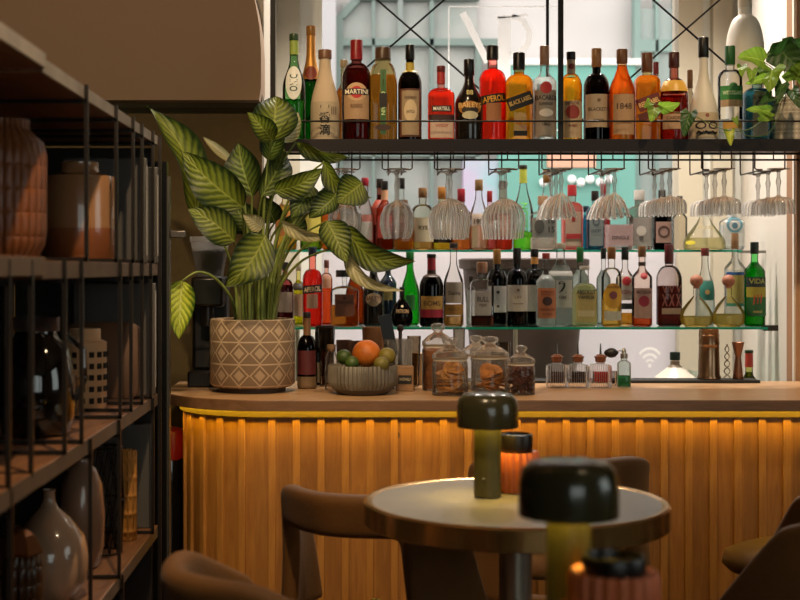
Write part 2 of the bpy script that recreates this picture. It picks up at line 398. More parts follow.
# ------------------------------------------------------------------ the setting
FW = pr('4a3d28', .8, noise=.1)
struct('floor', MB().box(-1.82, 3.6, -3.0, 6.0, -.1, 0), wood('3a2616', '54381f', (1, 6, 1), .45))
struct('ceiling', MB().box(-1.82, 3.6, -3.0, 5.95, 2.9, 3.0), pr('8a7258', .9))
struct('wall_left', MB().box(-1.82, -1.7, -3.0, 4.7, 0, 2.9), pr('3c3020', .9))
fw_ = MB().box(-1.8, 0, -3.1, -3.0, 0, 2.9).box(2.6, 3.6, -3.1, -3.0, 0, 2.9).box(0, 2.6, -3.1, -3.0, 0, .8).box(0, 2.6, -3.1, -3.0, 2.5, 2.9)
struct('wall_front', fw_, pr('6a5a46', .9))
struct('window_2', MB().box(0, 2.6, -3.05, -3.044, .8, 2.5), glass('eef5f3', .0, 0, 1.15))
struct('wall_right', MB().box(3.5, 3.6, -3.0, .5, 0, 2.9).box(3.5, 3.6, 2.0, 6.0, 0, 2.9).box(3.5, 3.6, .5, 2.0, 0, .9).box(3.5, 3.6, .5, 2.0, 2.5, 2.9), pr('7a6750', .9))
struct('window_3', MB().box(3.54, 3.546, .5, 2.0, .9, 2.5), glass('eef5f3', .0, 0, 1.15))
# olive wall behind the plant, below the dropped ceiling face
struct('wall_back', MB().box(-1.7, -.30, 4.50, 4.60, 0, 1.80), pr('4d3f22', .85, noise=.12, nscale=30))
prof_ = [(-1.7, 1.76), (-.305, 1.76), (-.298, 1.80), (-.298, 1.92), (-.303, 2.0), (-.315, 2.07), (-.335, 2.15), (-.37, 2.25), (-.43, 2.4), (-.5, 2.6), (-.52, 2.9), (-1.7, 2.9)]
mbk = MB(); n_ = len(prof_)
mbk.add([(x, 4.42, z) for x, z in prof_]+[(x, 4.62, z) for x, z in prof_], [tuple(range(n_)), tuple(range(n_, 2*n_))[::-1]]+[(k, (k+1) % n_, n_+(k+1) % n_, n_+k) for k in range(n_)])
struct('ceiling_bulkhead', mbk, pr('88705a', .9), smooth=25)
# window reveals
def wallseg(name, a, b, z0, z1, th, mat):
    a = Vector(a); b = Vector(b); d = (b-a).normalized(); nrm = Vector((-d.y, d.x))*th
    return struct(name, MB().prism([tuple(a), tuple(b), tuple(b+nrm), tuple(a+nrm)], z0, z1), mat)
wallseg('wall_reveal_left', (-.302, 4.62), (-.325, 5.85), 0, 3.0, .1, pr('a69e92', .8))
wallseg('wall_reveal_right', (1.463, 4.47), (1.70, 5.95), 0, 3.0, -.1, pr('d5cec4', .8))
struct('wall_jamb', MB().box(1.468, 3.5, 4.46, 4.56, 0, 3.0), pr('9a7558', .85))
WY = 5.85
fr = pr('c2baa8', .6); wh = pr('dcdcd6', .6)
def zbox(a, b, y0, y1, z0=.55, z1=3.0): return MB().box(XX(a, WY), XX(b, WY), y0, y1, z0, z1)
w1 = thing('window_1', None, None, (0, 0, 0)); w1['kind'] = 'structure'
for a, b, y0, mt in ((276, 300, 5.80, fr), (300, 322, 5.84, wh), (676, 700, 5.80, fr), (700, 709, 5.83, wh), (709, 728, 5.78, fr), (728, 746, 5.84, wh)):
    zbox(a, b, y0, 5.92).build('window_frame', mt, w1)
MB().box(XX(300, WY), XX(700, WY), 5.83, 5.90, .55, .70).build('window_frame', wh, w1)
zbox(320, 678, 5.865, 5.871, .70, 3.0).build('pane', glass('faf8f6', .0, 0, 1.15), w1)
zbox(322, 676, 5.858, 5.862, .70, 1.285).build('frosted_film', frosted('edeaec', .85), w1)
def flat(pts, px0=0, y=5.86): return [(XX(a, WY), y, ZZ(b, WY)) for a, b in pts]
# white sticker lettering and square on the upper pane, signal mark on the film
def strip(pts, wpx, y=5.862):
    m_ = MB(); q = [Vector((XX(a, WY), ZZ(b, WY))) for a, b in pts]; hw = wpx*WY/F/2
    L = []; Rr = []
    for i, p in enumerate(q):
        d = (q[min(i+1, len(q)-1)]-q[max(i-1, 0)]).normalized(); nn = Vector((-d.y, d.x))*hw
        L.append(p+nn); Rr.append(p-nn)
    vs = [(p.x, y, p.y) for p in L]+[(p.x, y, p.y) for p in Rr]; k = len(q)
    return m_.add(vs, [(i, i+1, k+i+1, k+i) for i in range(k-1)])
stk = frosted('ffffff', .6)
sm = MB()
for pts, wp in (([(463, 12), (474, 34), (488, 62)], 7), ([(505, 16), (504, 96)], 13), ([(497, 17), (528, 14)], 2.5), ([(512, 16), (524, 20), (530, 32), (528, 44), (520, 52), (511, 54)], 6)):
    s2 = strip(pts, wp); sm.add(s2.v, s2.f)
sm.build('sticker_lettering', stk, w1, smooth=0)
s2 = MB()
for pts in (((449, 6), (562, 6)), ((562, 6), (562, 100)), ((449, 6), (449, 130)), ((449, 130), (562, 130))):
    q = strip(pts, 1.3); s2.add(q.v, q.f)
s2.build('sticker_outline', stk, w1, smooth=0)
wf_ = MB()
for r_, wd in ((22, 3.2), (14.5, 3), (7.5, 2.6)):
    q = strip([(650+r_*.62*math.sin(a), 366-r_*.8*math.cos(a)) for a in [-.85+1.7*i/10 for i in range(11)]], wd*.8, 5.855); wf_.add(q.v, q.f)
q = strip([(650, 364), (650, 367.5)], 3, 5.855); wf_.add(q.v, q.f)
wf_.build('signal_mark', pr('ffffff', .6), w1, smooth=0)
struct('window_sill', MB().box(-.32, 1.66, 5.25, 5.85, .50, .555), wh)
struct('trim_1', MB().box(-1.7, -.302, 4.495, 4.50, 1.745, 1.76), pr('5a4a2c', .7))

# ------------------------------------------------------------------ outside
struct('pavement', MB().box(-8, 12, 6.2, 14, -.2, -.05), pr('8e8c88', .9, noise=.2))
FY = 11.0
def fb(m_, a, b, c, d, y0, y1): return m_.box(XX(a, FY), XX(b, FY), y0, y1, ZZ(d, FY), ZZ(c, FY))
bd = thing('shopfront', 'pale shop building across the street seen through the window', 'building', (1.6, FY+.1, -.05))
bd.location = (0, 0, 0)
fb(MB(), 100, 900, -230, 480, FY+.15, FY+.5).build('wall', pr('b9b7b5', .85, noise=.06, nscale=3), bd)
mint = pr('6c7d77', .6); mint2 = pr('7b8581', .7)
g_ = MB(); fb(g_, 342, 478, 0, 470, FY+.10, FY+.15); g_.build('display_window', pr('86908b', .4, noise=.22, nscale=3, col2='9c9f9b'), bd)
for a, b, c, d in ((336, 343, 14, 470), (343, 500, 38, 45), (372, 375, 0, 250), (398, 403, -30, 38), (430, 434, 0, 250), (476, 482, 45, 470), (343, 480, 150, 156), (356, 480, -8, -1)):
    fb(MB(), a, b, c, d, FY+.02, FY+.12).build('window_bar', mint if b-a < 200 and a != 398 else mint2, bd)
MB().add([(XX(338, FY), FY+.03, ZZ(14, FY)), (XX(344, FY), FY+.03, ZZ(18, FY)), (XX(364, FY), FY+.03, ZZ(-4, FY)), (XX(358, FY), FY+.03, ZZ(-8, FY)),
          (XX(338, FY), FY+.12, ZZ(14, FY)), (XX(344, FY), FY+.12, ZZ(18, FY)), (XX(364, FY), FY+.12, ZZ(-4, FY)), (XX(358, FY), FY+.12, ZZ(-8, FY))],
         [(0, 1, 2, 3), (4, 7, 6, 5), (0, 4, 5, 1), (2, 6, 7, 3), (1, 5, 6, 2), (0, 3, 7, 4)]).build('window_bar', mint, bd)
fb(MB(), 498, 634, 66, 290, FY-.05, FY+.12).build('teal_fascia', pr('6aa398', .6), bd, label='teal painted fascia board')
fb(MB(), 490, 640, 60, 66, FY-.08, FY+.12).build('cornice', pr('e8e6e2', .7), bd)
fb(MB(), 463, 498, 160, 330, FY-.03, FY+.1).build('poster', pr('c2a6c4', .6, col2='8fb8bd', nscale=2.2), bd)
for i, a in enumerate((570, 579, 588, 598, 607, 542)):
    q = P3(a, 180+(3 if i % 2 else 0), FY); MB().ball((q.x, FY-.09, q.z), .035, 14).build('bulb', pr('ffffff', .4), bd)
fb(MB(), 546, 594, 148, 168, FY-.09, FY-.05).build('sign_panel', pr('d9a48a', .6), bd)
fb(MB(), 640, 674, 8, 480, FY+.02, FY+.12).build('door_panel', pr('8e9b97', .5), bd)
for a, b, c, d in ((634, 640, -10, 480), (674, 680, -10, 480), (640, 674, 40, 52), (655, 658, -10, 480), (640, 674, 118, 126)):
    fb(MB(), a, b, c, d, FY-.02, FY+.1).build('door_frame', pr('768f89', .6), bd)
fb(MB(), 322, 336, -220, 480, FY-.1, FY+.2).build('pilaster', pr('a8a8aa', .7), bd)

# ------------------------------------------------------------------ bar counter
CT = .838; SB = .808
cx, cy = -.237, 4.13
def path(r, x1=2.9, n=18, yb=4.44):
    pts = [(x1, cy-r)]
    for i in range(n+1):
        a = -PI/2-(PI/2)*i/n; pts.append((cx+r*math.cos(a), cy+r*math.sin(a)))
    pts.append((cx-r, yb)); return pts
bar = thing('bar_counter', 'long wooden bar counter with rounded end and glowing slatted front', 'bar counter', (1.2, 4.1, 0)); bar.location = (0, 0, 0)
wtm = wood('a07c58', 'b89470', (1.2, 7, 7), .35)
MB().prism(path(.328)+[(2.9, 4.44)], .8125, CT).build('worktop', wtm, bar)
o_, i_ = path(.33), path(.320)
MB().prism(o_+i_[::-1], .806, CT-.0004).build('edge_band', wood('64452c', '7a573a', (1.2, 7, 7), .4), bar, bevel=.002)
pn = wood('8a5824', 'a06c2e', (9, 9, .9), .55, plank=(0, .07))
MB().prism(path(.27)+[(2.9, 4.40)], 0.02, SB).build('front_panel', pn, bar)
bt = wood('905e28', 'a67434', (9, 9, .9), .5)
dpos = []
x = -.229
while x < 2.85: dpos.append(((x, cy-.27), 0)); x += .07
for k in range(1, 7):
    a = .07*k/.27+.03
    if a < PI/2: dpos.append(((cx+.27*math.cos(-PI/2-a), cy+.27*math.sin(-PI/2-a)), -a))
dpos += [((cx-.27, 4.20), -PI/2), ((cx-.27, 4.28), -PI/2)]
b0 = None
for (p, a) in dpos:
    if b0 is None: b0 = MB().box(-.010, .010, -.009, .004, .03, .783).build('batten', bt, bar, bevel=.001); o = b0
    else: o = b0.copy(); COL.objects.link(o)
    o.location = (p[0], p[1], 0); o.rotation_euler.z = a
ledd = pr('3c2a08', .5, emit=('e8b018', .16))
led = pr('ffb020', .5, emit=('ffd43c', 56.0))
lp = [(x, y) for x, y in path(.317)][:-1]; l2 = [(x, y) for x, y in path(.309)][:-1]
MB().prism(lp+l2[::-1], .8095, .8122).build('led_strip', led, bar, label='glowing amber light strip under the worktop')
lp = [(x, y) for x, y in path(.288)][:-1]; l2 = [(x, y) for x, y in path(.2705)][:-1]
MB().prism(lp+l2[::-1], .785, .8079).build('light_diffuser', ledd, bar, label='softly glowing amber diffuser band along the worktop underside')
mat_ = MB().box(XX(402, 4.4), XX(757, 4.4), 4.36, 4.455, CT-.0005, CT+.0095).build('bar_mat', pr('121110', .5), bevel=.002)
tag(mat_, 'long thin black rubber mat along the back edge of the counter', 'bar mat')
bb = thing('back_cabinet', 'low white back cabinet behind the bar under the glass shelves', 'cabinet', (.65, 4.9, 0)); bb.location = (0, 0, 0)
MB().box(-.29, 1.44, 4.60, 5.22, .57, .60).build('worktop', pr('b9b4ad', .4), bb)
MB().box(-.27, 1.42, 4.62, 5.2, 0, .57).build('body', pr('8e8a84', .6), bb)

# ------------------------------------------------------------------ hanging rack
rk = thing('bottle_rack', 'dark steel rack hung over the bar with wooden bottle shelf', 'rack', (.6, 4.25, 1.57)); rk.location = (0, 0, 0)
RZ0, RZ1 = 1.567, 1.600
blk = pr('14110f', .5, .4)
MB().box(-.275, 1.9, 4.13, 4.45, RZ1-.011, RZ1).build('shelf_board', wood('2a1710', '3a2216', (1, 8, 8), .5), rk)
MB().box(-.278, 1.9, 4.122, 4.13, RZ0, RZ1+.004).build('shelf_edge', pr('1a100c', .45, .3), rk)
for X in (.640, -.262, 1.54):
    for Y_ in (4.14, 4.435):
        if Y_ == 4.435: MB().box(X+.002-(.0045 if X > 0 else .0085), X+.002+(.0045 if X > 0 else .0085), Y_-.005, Y_+.005, RZ1, 2.9).build('pole', blk, rk)
        elif X > 0: MB().box(X-.008, X+.008, Y_-.004, Y_+.006, RZ1, 2.9).build('pole', blk, rk)
for a, b in ((-.262, .646), (.646, 1.55)):
    MB().tube([(a, 4.432, 2.39), (b, 4.432, RZ1)], .0035, 6).build('brace', blk, rk)
    MB().tube([(b, 4.439, 2.39), (a, 4.439, RZ1)], .0035, 6).build('brace', blk, rk)
MB().tube([(-.27, 4.15, 1.607), (-.262, 4.135, 1.658), (-.25, 4.128, 1.659), (1.9, 4.128, 1.659)], .003, 6).build('rail', blk, rk)
MB().tube([(-.25, 4.15, RZ0-.006), (1.9, 4.15, RZ0-.006)], .0035, 6).build('hanger_bar', blk, rk)
MB().tube([(-.25, 4.38, RZ0-.006), (1.9, 4.38, RZ0-.006)], .0035, 6).build('hanger_bar', blk, rk)
HG = [(345, 'b'), (397, 'b'), (449, 'c'), (503, 'c'), (556, 'v'), (608, 'v'), (662, 's'), (715, 's'), (768, 's')]
wire = pr('3a2a20', .4, .7)
for px, k in HG:
    X = XX(px, 4.16); m_ = MB(); zr = 1.512
    for sx in (-1, 1):
        m_.tube([(X+sx*.046, 4.142, RZ1-.012), (X+sx*.046, 4.142, zr+.004), (X+sx*.040, 4.142, zr), (X+sx*.024, 4.142, zr), (X+sx*.021, 4.15, zr), (X+sx*.021, 4.38, zr), (X+sx*.021, 4.385, zr+.01), (X+sx*.021, 4.385, RZ1-.011)], .0024, 6)
    m_.tube([(X+.012, 4.144, RZ1-.012), (X+.012, 4.144, zr+.03)], .0022, 6)
    m_.build('glass_hanger', wire, rk)
# glass profiles, rim down, origin at rim
def gprof(k):
    if k == 'b': h, pts = .215, [(.040, 0), (.047, .02), (.052, .045), (.050, .075), (.040, .098), (.018, .112), (.006, .118)]
    if k == 'c': h, pts = .216, [(.054, 0), (.0565, .018), (.061, .045), (.060, .07), (.048, .100), (.024, .118), (.007, .124)]
    if k == 'v': h, pts = .150, [(.048, 0), (.044, .014), (.038, .030), (.030, .047), (.020, .062), (.010, .070), (.005, .076)]
    if k == 's': h, pts = .140, [(.050, 0), (.0505, .012), (.0495, .030), (.045, .042), (.028, .050), (.010, .053), (.005, .058)]
    pts = pts+[(.0052, (pts[-1][1]+h)/2-.016), (.0085, (pts[-1][1]+h)/2), (.0052, (pts[-1][1]+h)/2+.014), (.005, h-.012), (.010, h-.005), (.033, h-.0025), (.035, h-.001), (.034, h)]
    return h, pts
GL = {'b': ('round wine glass with etched rings', 'wine glass'), 'c': ('cut crystal balloon wine glass', 'wine glass'), 'v': ('flared cut cocktail glass', 'cocktail glass'), 's': ('shallow cut crystal coupe', 'coupe glass')}
pos_ = ['first', 'second', 'third', 'fourth', 'fifth', 'sixth', 'seventh', 'eighth', 'ninth']
proto = {}
for i, (px, k) in enumerate(HG):
    h, pts = gprof(k)
    nth = {345: 'behind the leaf tips', 397: 'clear of the leaves', 449: 'under the short red bottle', 503: 'next to the steel pole', 556: 'nearest the steel pole', 608: 'under the two labelled amber bottles', 662: 'beside the flared glasses', 715: 'under the frosted bottle', 768: 'below the trailing plant'}[px]
    ys_ = (4.185, 4.31) if k in 'bc' else (4.18, 4.285, 4.39)
    X = XX(px, sum(ys_)/len(ys_))
    for j, Y_ in enumerate(ys_):
        if k not in proto:
            t = thing('stemmed_glass', '', '', (0, 0, 0)); proto[k] = t
            nb = 7; bowl = pts[:nb]
            rb = {'b': (10, .02), 'c': (26, .03), 'v': (12, .05), 's': (20, .03)}[k]
            gm = glass('f2f1f0', .03, {'b': .16, 'c': .24, 'v': .22, 's': .24}[k], 1.45, cut=rb[0])
            MB().lathe(bowl, 156, rib=rb, closed=False).build('bowl', gm, t, smooth=60)
            MB().lathe(pts[nb-1:], 20).build('stem', glass('ecebea', .03, .16, 1.5), t)
        else: t = copy_tree(proto[k])
        t.location = (X, Y_, 1.5145-h+.0035)
        nm, ct = GL[k]
        tag(t, nm+' hanging upside down, %s, %s' % (nth, (('front one', 'rear one') if len(ys_) == 2 else ('front one', 'middle one', 'rear one'))[j]), ct, 'stemware hanging under the rack')

# ------------------------------------------------------------------ top row of bottles
TZ = RZ1+.0005; G1 = 'bottles on the hanging rack'; Y1 = 4.235
def top(*a, **k): k.setdefault('group', G1); return bottle(*a, **k)
top(294, 23, 34, 4.22, TZ, 'slope', '4c9a4a', ('4fae48', 100), ('3d5a30', 7), [('R', 41, 55, '93a648'), ('C', 84, 8, 'd8d8d0', 17), ('T', 'DINO', 84, 8, .16, '26463a', -90)], 'bright green bottle with silver oval label at the rack end by the plant', ys=.5, yn=.78)
top(311, 22, 26, 4.34, TZ, 'champ', '2f7a34', None, ('c98a3a', 10), [('R', 30, 80, 'c98f45', .5), ('C', 74, 6, '7a3020', 7)], 'green champagne bottle with orange gold foil neck', rough=.1)
top(325, 29, 50, 4.20, TZ, 'slope', 'b9a489', None, ('8a5f45', 9), [('L', 103, 138, .9, 'c4b193'), ('T', '一', 108, 3, .3, '15110f'), ('T', '香', 119, 11, .4, '15110f'), ('T', '滴', 131, 11, .4, '15110f'), ('T', '|||', 112, 8, .16, '4a3527', 0, 9)], 'sake bottle wrapped in beige paper with black brush characters', opaque=True, rough=.8, ys=.35, yn=.86, rn=.4)
top(344, 20, 60, 4.36, TZ, 'std', 'c9a560', ('c08030', 90), ('c8b89a', 7), [], 'small amber bottle half hidden behind the red capped vermouth')
top(356.5, 29, 41, Y1, TZ, 'tall', '6a1c14', ('7a2010', 70), ('a01c20', 20), [('L', 96, 121, .85, 'c09a72'), ('C', 94, 10.5, 'c09a72', 9), ('C', 94.5, 6, 'b8282a', 6), ('L', 91, 97, .82, '1d1512'), ('T', 'MARTINI', 94, 4.6, .78, 'f0e4cc'), ('T', 'ROSSO', 108, 3.6, .4, '6a4020')], 'dark red vermouth bottle with red cap and arched tan label', ys=.64, yn=.78)
top(383, 27, 47, Y1, TZ, 'square', 'a8803c', ('d8a850', 75), ('5a4028', 12), [('L', 70, 135, .22, '3c6a34'), ('T', 'GERMAIN', 104, 4, .5, 'c8e0a0', -90), ('L', 94, 108, .28, '201810', 0), ('C', 128, 8, '3a2416', 3)], 'ornate fluted golden bottle with brown cap and green vertical strip', ys=.60, yn=.84, rn=.55, cut=(8, .07), capw=1.1, seg=64)
top(410, 24, 45, Y1, TZ, 'port', '3a2018', ('2c140c', 66), ('17120f', 15), [('R', 63, 73, 'b09a3c'), ('L', 90, 138, .88, '6a3c2a'), ('L', 92, 136, .72, 'b39a78'), ('C', 112, 6.5, 'c7b08a', 11), ('T', 'CARPANO', 99, 3, .5, '3a2015'), ('T', 'ANTICA', 113, 3, .35, '3a2015')], 'dark wine shaped bottle with ornate framed tan label')
top(441, 27, 66, 4.225, TZ, 'squat', 'e46a58', ('f06040', 92), ('7c2a22', 6), [('R', 70, 84, 'a8302a'), ('L', 107, 113, .72, '1c1512'), ('T', 'MARTELL', 110, 3.6, .62, 'e8e0d0'), ('L', 116, 122, .95, '3a1410'), ('L', 122, 139, .85, 'd8b8a2'), ('T', 'VVSOP', 127, 3, .5, 'a04030')], 'short red orange bottle with sloped shoulders and black name strip', ys=.62, yn=.72, rn=.28)
top(469, 28, 60, 4.22, TZ, 'slope', '17120e', None, ('1a1512', 16), [('T', '88', 94, 5, .3, 'c8b87a'), ('C', 110, 11, 'a8702c', 7), ('C', 112, 8.5, '2a2014', 4), ('T', 'BAILEYS', 107, 5, .8, 'e2b870'), ('C', 117, 8, 'b8ae8c', 4)], 'black cream liqueur bottle with gold arched name', opaque=True, rough=.18, ys=.45, yn=.76, rn=.32)
top(492.5, 27, 45, Y1, TZ, 'tall', 'f0584a', ('fa5030', 68), ('1a1410', 14), [('L', 95, 104, .9, '18140f', 8), ('T', 'APEROL', 99.5, 6, .8, 'e8a830', 8), ('L', 104, 122, .55, 'b87848')], 'red aperitif bottle on the rack with clear neck and black slanted name band', ys=.66, yn=.76, rn=.38)
top(519, 27, 53, 4.22, TZ, 'square', 'e0b060', ('eaa832', 72), ('15120f', 17), [('L', 96, 109, .95, '1c1713', 20), ('T', 'BLACK LABEL', 102, 4.5, .85, 'd8b060', 20), ('L', 132, 137, .5, '1c1512')], 'square amber whisky bottle with slanted black label', ys=.66, yn=.76)
top(544.5, 24, 46, Y1, TZ, 'std', 'e8ecea', ('dfe2e0', 78), ('b5876a', 19), [('L', 91, 138, .9, 'a89c8c'), ('C', 89, 6, 'c0302a'), ('T', 'BACARDI', 99, 4.6, .85, '1c1613'), ('T', 'SUPERIOR', 105, 2.6, .6, '4a4038'), ('C', 114, 7, 'd8d0c4', 4), ('T', '1862', 125, 3, .5, '3a302a')], 'clear rum bottle with red disc on pale grey label', ys=.62)
top(571, 22, 52, 4.22, TZ, 'tall', 'e8c060', ('f2b430', 78), ('2a1d18', 8), [('R', 60, 74, 'c4a88a'), ('C', 67, 3, '8a3024'), ('L', 102, 139, .9, 'c8ac86'), ('T', 'SEÑOR', 104, 4, .8, '6a2a1c'), ('C', 113, 7, '8a2f22'), ('T', 'ANEJO', 127, 3, .6, '6a2a1c')], 'narrow amber tequila bottle with dark red disc label', ys=.62, yn=.76)
top(596.5, 26, 48, Y1, TZ, 'port', '241812', ('1a0c08', 72), ('b8804a', 19), [('L', 95, 128, .93, 'b8a184'), ('T', 'BLACKETT', 110, 3.6, .75, '2a2018'), ('C', 101, 1.8, '6a5034'), ('T', 'PORTO', 121, 2.4, .4, '4a3a28')], 'black port bottle with tan capsule and beige label')
top(622, 26, 50, 4.22, TZ, 'slope', 'e89848', ('ea8a38', 66), ('8a5a34', 14), [('L', 96, 136, .8, 'b48e68'), ('T', '1848', 108, 6, .6, '3a2015'), ('T', 'COGNAC', 124, 2.8, .6, '6a4024')], 'orange amber bottle with long sloping neck and plain tan label', ys=.52, yn=.85)
top(656, 14, 62, 4.36, TZ, 'std', 'b85040', ('a03028', 100), ('8a2024', 12), [], 'thin red capped bottle half hidden behind the slanted label whisky')
top(647, 25, 53, Y1, TZ, 'square', 'e2aa50', ('eaa040', 76), ('7a4a2a', 19), [('L', 97, 110, .95, '6a2018', 20), ('T', 'RED LABEL', 103.5, 4.5, .85, 'e0b878', 20), ('L', 112, 120, .9, '5c2018', 20)], 'square amber whisky bottle with slanted dark red label', ys=.68, yn=.76)
top(674, 29, 52, Y1, TZ, 'port', 'a03a28', ('b83020', 96), ('50201a', 15), [('R', 81, 92, 'c89a3c'), ('L', 115, 130, .9, 'b89474'), ('T', 'CARDENAL', 119, 3, .7, '4a2418')], 'dark red brandy bottle with broad shoulders and gold neck', ys=.5, yn=.72, rn=.32)
top(690, 14, 70, 4.36, TZ, 'std', 'cfc8bc', None, ('9a6e48', 18), [], 'small corked bottle behind the frosted bottle')
top(703.5, 29, 38, 4.21, TZ, 'slope', 'bdb7ac', None, ('181410', 20), [('R', 38, 42, 'b07a44'), ('L', 114, 139, .9, 'c4b092'), ('C', 117, 2, '7a4030'), ('F', 127, 5, '1a1613', 3.5, -6), ('F', 127, 5, '1a1613', 3.5, 6), ('T', '~~~', 134, 4, .7, '1a1613')], 'frosted white bottle with long neck and black scroll label', opaque=True, rough=.5, ys=.22, yn=.72, rn=.30)
top(730, 24, 46, Y1, TZ, 'tall', 'eef2ee', ('e4e8e2', 120), ('2f6a3a', 19), [('L', 87, 101, .93, '3a8a44'), ('T', 'WOODLAND', 94, 4, .8, 'd8e8c8'), ('C', 87, 4, '2f6a3a', 3), ('L', 101, 108, .93, 'b89a7a'), ('L', 122, 130, .8, 'c89a48')], 'clear bottle with green cap and green label', ys=.68, yn=.76)
top(757, 27, 72, Y1, TZ, 'square', '7fc0cc', ('78b8c8', 92), ('1c2024', 12), [('L', 96, 137, .55, '8a8878'), ('C', 97, 7, '8a8878', 5), ('T', 'BOMBAY', 99, 4, .5, '1c2430'), ('F', 106, 5, '2a3440', 5), ('T', 'GIN', 122, 3.6, .3, '2a3440')], 'pale blue square gin bottle under the trailing plant', ys=.68, yn=.78)
bottle(745, 37, -22, 4.365, TZ, 'tall', 'dcd6cc', None, ('c8c0b4', 12), [('R', -4, 8, 'cfc4b4')], 'very large frosted white magnum behind the row', opaque=True, rough=.45, ys=.60, yn=.78, rn=.36, group=G1)

# ------------------------------------------------------------------ glass shelves
gsh = pr('1e9a80', .15, emit=None); gtop = glass('d8efe8', .02)
def gshelf(x0, x1, y0, y1, z, label, posts):
    t = thing('glass_shelf', label, 'shelf', (0, 0, 0), 0, 'glass shelves in the window')
    MB().box(x0, x1, y0+.001, y1, z-.008, z).build('pane', gtop, t)
    MB().box(x0, x1, y0-.0006, y0+.001, z-.008, z).build('polished_edge', frosted('35b89a', .5), t, label='teal green glass edge')
    for (x, y, zl) in posts: MB().tube([(x, y, z-.008), (x, y, zl)], .008, 12).build('post', pr('a89c88', .3, .8), t)
    return t
ZL, ZU = 1.001, 1.279
g1 = gshelf(-.30, XX(768, 4.78), 4.78, 5.06, ZL, 'lower green edged glass shelf crowded with bottles', [(XX(515.5, 4.95), 4.95, .60), (-.2, 4.95, .60)])
MB().box(XX(766, 4.78), 1.53, 4.80, 4.82, ZL-.014, ZL+.006).build('clip', pr('3a3630', .3, .8), g1)
g2 = gshelf(-.30, XX(742, 5.08), 5.08, 5.24, ZU, 'upper green edged glass shelf behind the hanging glasses', [])
MB().box(XX(741, 5.08), 1.575, 5.10, 5.115, ZU-.012, ZU-.002).build('clip', pr('8a8680', .3, .8), g2)

